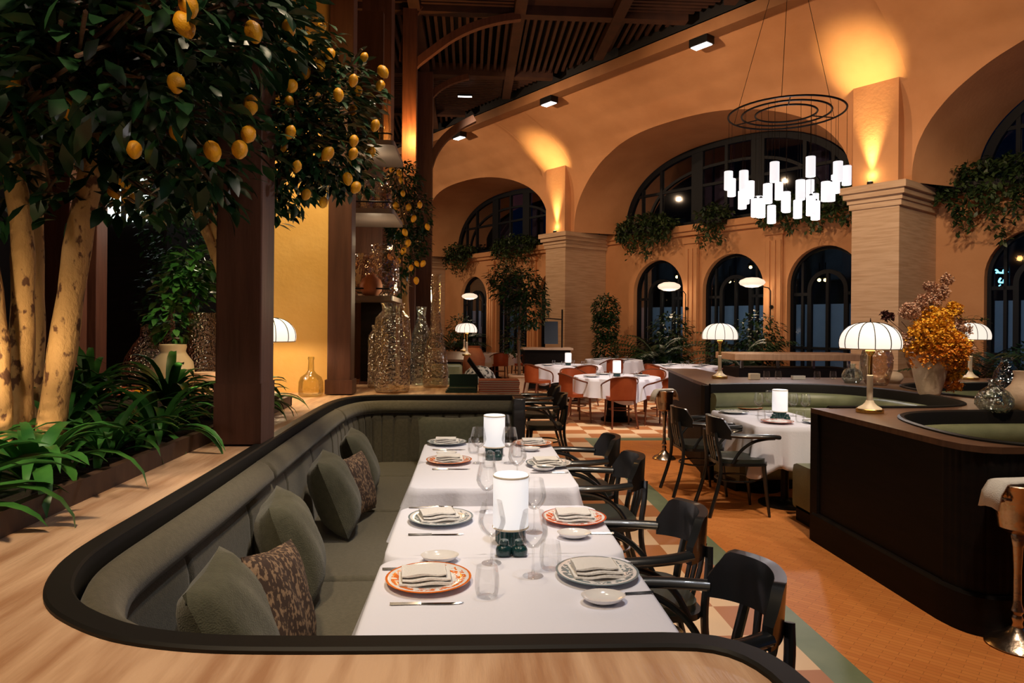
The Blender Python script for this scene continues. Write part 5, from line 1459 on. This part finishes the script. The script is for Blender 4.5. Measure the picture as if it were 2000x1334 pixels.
# ------------------------------------------------------------------ lights
def light(kind,loc,power,col=(1,.85,.7),size=.1,target=None,spot=60,blend=.6,sy=None):
    l=bpy.data.lights.new('lamp_or_fill_light',kind);l.energy=power;l.color=col
    if kind=='POINT': l.shadow_soft_size=size
    elif kind=='SPOT': l.shadow_soft_size=size;l.spot_size=rad(spot);l.spot_blend=blend
    elif kind=='AREA':
        l.size=size
        if sy: l.shape='RECTANGLE';l.size_y=sy
    o=bpy.data.objects.new('lamp_or_fill_light',l);COL.objects.link(o);o.location=loc
    if target is not None: o.rotation_euler=(Vector(target)-Vector(loc)).to_track_quat('-Z','Y').to_euler()
    return o
WARM=(1,.62,.30);YEL=(1,.58,.16);NEU=(1,.88,.84)
for i,p in enumerate(dome_pos):
    light('POINT',p-Vector((0,0,.05)),(7,7,7,16,7,7)[i],(1,.72,.42),.05)
for p in lamps_pos: light('POINT',p+Vector((0,0,.40)),.5,(1,.95,.95),.06)
light('POINT',(CX,CY,CZ-1.85),110,(1,.93,.95),.08)
for p in sc_pts: light('POINT',Vector(p)-Vector((0,0,.3)),14,(1,.75,.5),.15)
# uplights on the pilasters
for u,pw in ((9.50,1000),(-.40,1000)):
    light('SPOT',wl(u,-.03,4.70),pw,(1,.72,.30),.05,target=wl(u-.05,-.15,7.2),spot=44,blend=1)
    light('POINT',wl(u,-.02,4.80),3.5,(1,.72,.30),.03)
# unseen ceiling spots over the tables, and unseen spots added to brighten other areas
for y,pw in ((2.4,300),(4.3,260)):
    light('SPOT',(.9,y-.6,6.5),pw*1.0,(.86,.90,1),.12,target=(.15,y,.75),spot=34,blend=.8)
light('SPOT',(3.2,5.0,6.8),420,(1,.88,.78),.12,target=(2.8,6.3,.75),spot=34,blend=.8)
light('SPOT',(2.2,9.0,7),1900,(1,.82,.66),.15,target=(2.5,12.2,.4),spot=50,blend=.8)
light('SPOT',(3.8,13.0,7),1100,(1,.84,.70),.15,target=(3.8,15.5,.5),spot=50,blend=.8)
light('SPOT',(2.2,1.5,7),1000,(1,.78,.55),.2,target=(2.2,4.6,0),spot=46,blend=.9)
light('SPOT',(-1.05,.2,4.6),460,(1,.74,.46),.15,target=(-1.0,1.25,1),spot=75,blend=.9)
light('SPOT',(.3,3.6,6.5),800,(1,.78,.52),.2,target=(-.8,3.9,.6),spot=50,blend=.9)  # unseen spot added to brighten the banquette
light('SPOT',(4.3,3.2,6.5),260,(1,.8,.6),.2,target=(3.6,4.9,.9),spot=50,blend=.9)
light('SPOT',(3.3,3.2,5.5),700,(1,.8,.55),.2,target=(4.4,6.4,1.3),spot=40,blend=.9)
light('SPOT',(6.5,7.5,7),700,(1,.76,.52),.2,target=(9.0,13.5,2.6),spot=50,blend=.9)  # unseen spot added to lift the right stone pillar
light('SPOT',(.0,9.5,6.0),240,(1,.85,.7),.2,target=(-.2,13.2,.8),spot=30,blend=.9)  # unseen spot added to light the far green booth
light('POINT',(-.45,6.9,1.9),9,(1,.75,.42),.06)  # no fixture here, point light added for sparkle on the rear ledge jars
# unseen spots added to wash the arcade wall with warm light
for u in (-8,-3,2,7,12):
    light('SPOT',wl(u,-5.2,7.2),500,(1,.68,.42),.06,target=wl(u,.35,5.4),spot=120,blend=1)
# uplight on the lemon trees
for p,tg,pw in (((-1.75,2.35,1.10),(-2.0,3.1,1.7),95),((-1.4,3.6,1.15),(-1.1,4.0,2.6),14),((-1.2,1.9,1.2) if False else (-1.7,4.3,1.2),(-1.7,4.4,2.4),8)):
    light('SPOT',p,pw,(1,.78,.45),.04,target=tg,spot=85,blend=.9)
light('SPOT',(.9,1.6,3.9),60,(1,.86,.7),.25,target=(-1.3,3.2,2.5),spot=60,blend=.9)  # unseen spot added to light the lemon crowns from above
light('SPOT',(-2.4,1.2,3.6),130,(1,.85,.66),.2,target=(-1.9,3.3,1.2),spot=60,blend=.9)  # unseen spot added to brighten the ferns from above
# glow on the post behind the shelves, yellow wall
light('POINT',atY(806,262,14.2),160,(1,.45,.1),.1)
light('POINT',atY(757,255,9.1),25,(1,.5,.15),.08)
light('POINT',atY(672,8,5.2),5,(1,.5,.12),.08)
light('POINT',(-2.9,7.6,2.3),45,(1,.7,.45),.1)
light('SPOT',(-2.2,4.9,3.4),34,(1,.78,.55),.08,target=(-2.9,6.3,1.1),spot=70,blend=.9)  # unseen spot added to lift the dark vases at the left
light('SPOT',(1.6,7.4,6.5),650,(1,.78,.55),.12,target=(1.7,9.0,0),spot=44,blend=.9)
light('POINT',(-3.5,10.6,3.2),25,(1,.85,.7),.2)
light('SPOT',(-1.3,5.2,4.4),330,(1,.72,.35),.15,target=(-1.6,6.15,1.2),spot=60,blend=.9)  # unseen spot added to brighten the yellow wall
# shelf lights
light('POINT',(-.95,6.9,z2+.45),2.5,(1,.78,.5),.05)
light('POINT',(-.95,6.9,z1+.55),2.5,(1,.78,.5),.05)
# ------------------------------------------------------------------ world and colour
w=bpy.data.worlds.new('world');sc.world=w;w.use_nodes=True
w.node_tree.nodes['Background'].inputs[0].default_value=(.012,.05,.13,1);w.node_tree.nodes['Background'].inputs[1].default_value=.9
sc.view_settings.view_transform='Standard';sc.view_settings.look='None';sc.view_settings.gamma=1
sc.view_settings.use_curve_mapping=False;sc.view_settings.exposure=0
sc.cycles.use_denoising=True
sc.cycles.max_bounces=8;sc.cycles.transparent_max_bounces=24;sc.cycles.sample_clamp_indirect=4
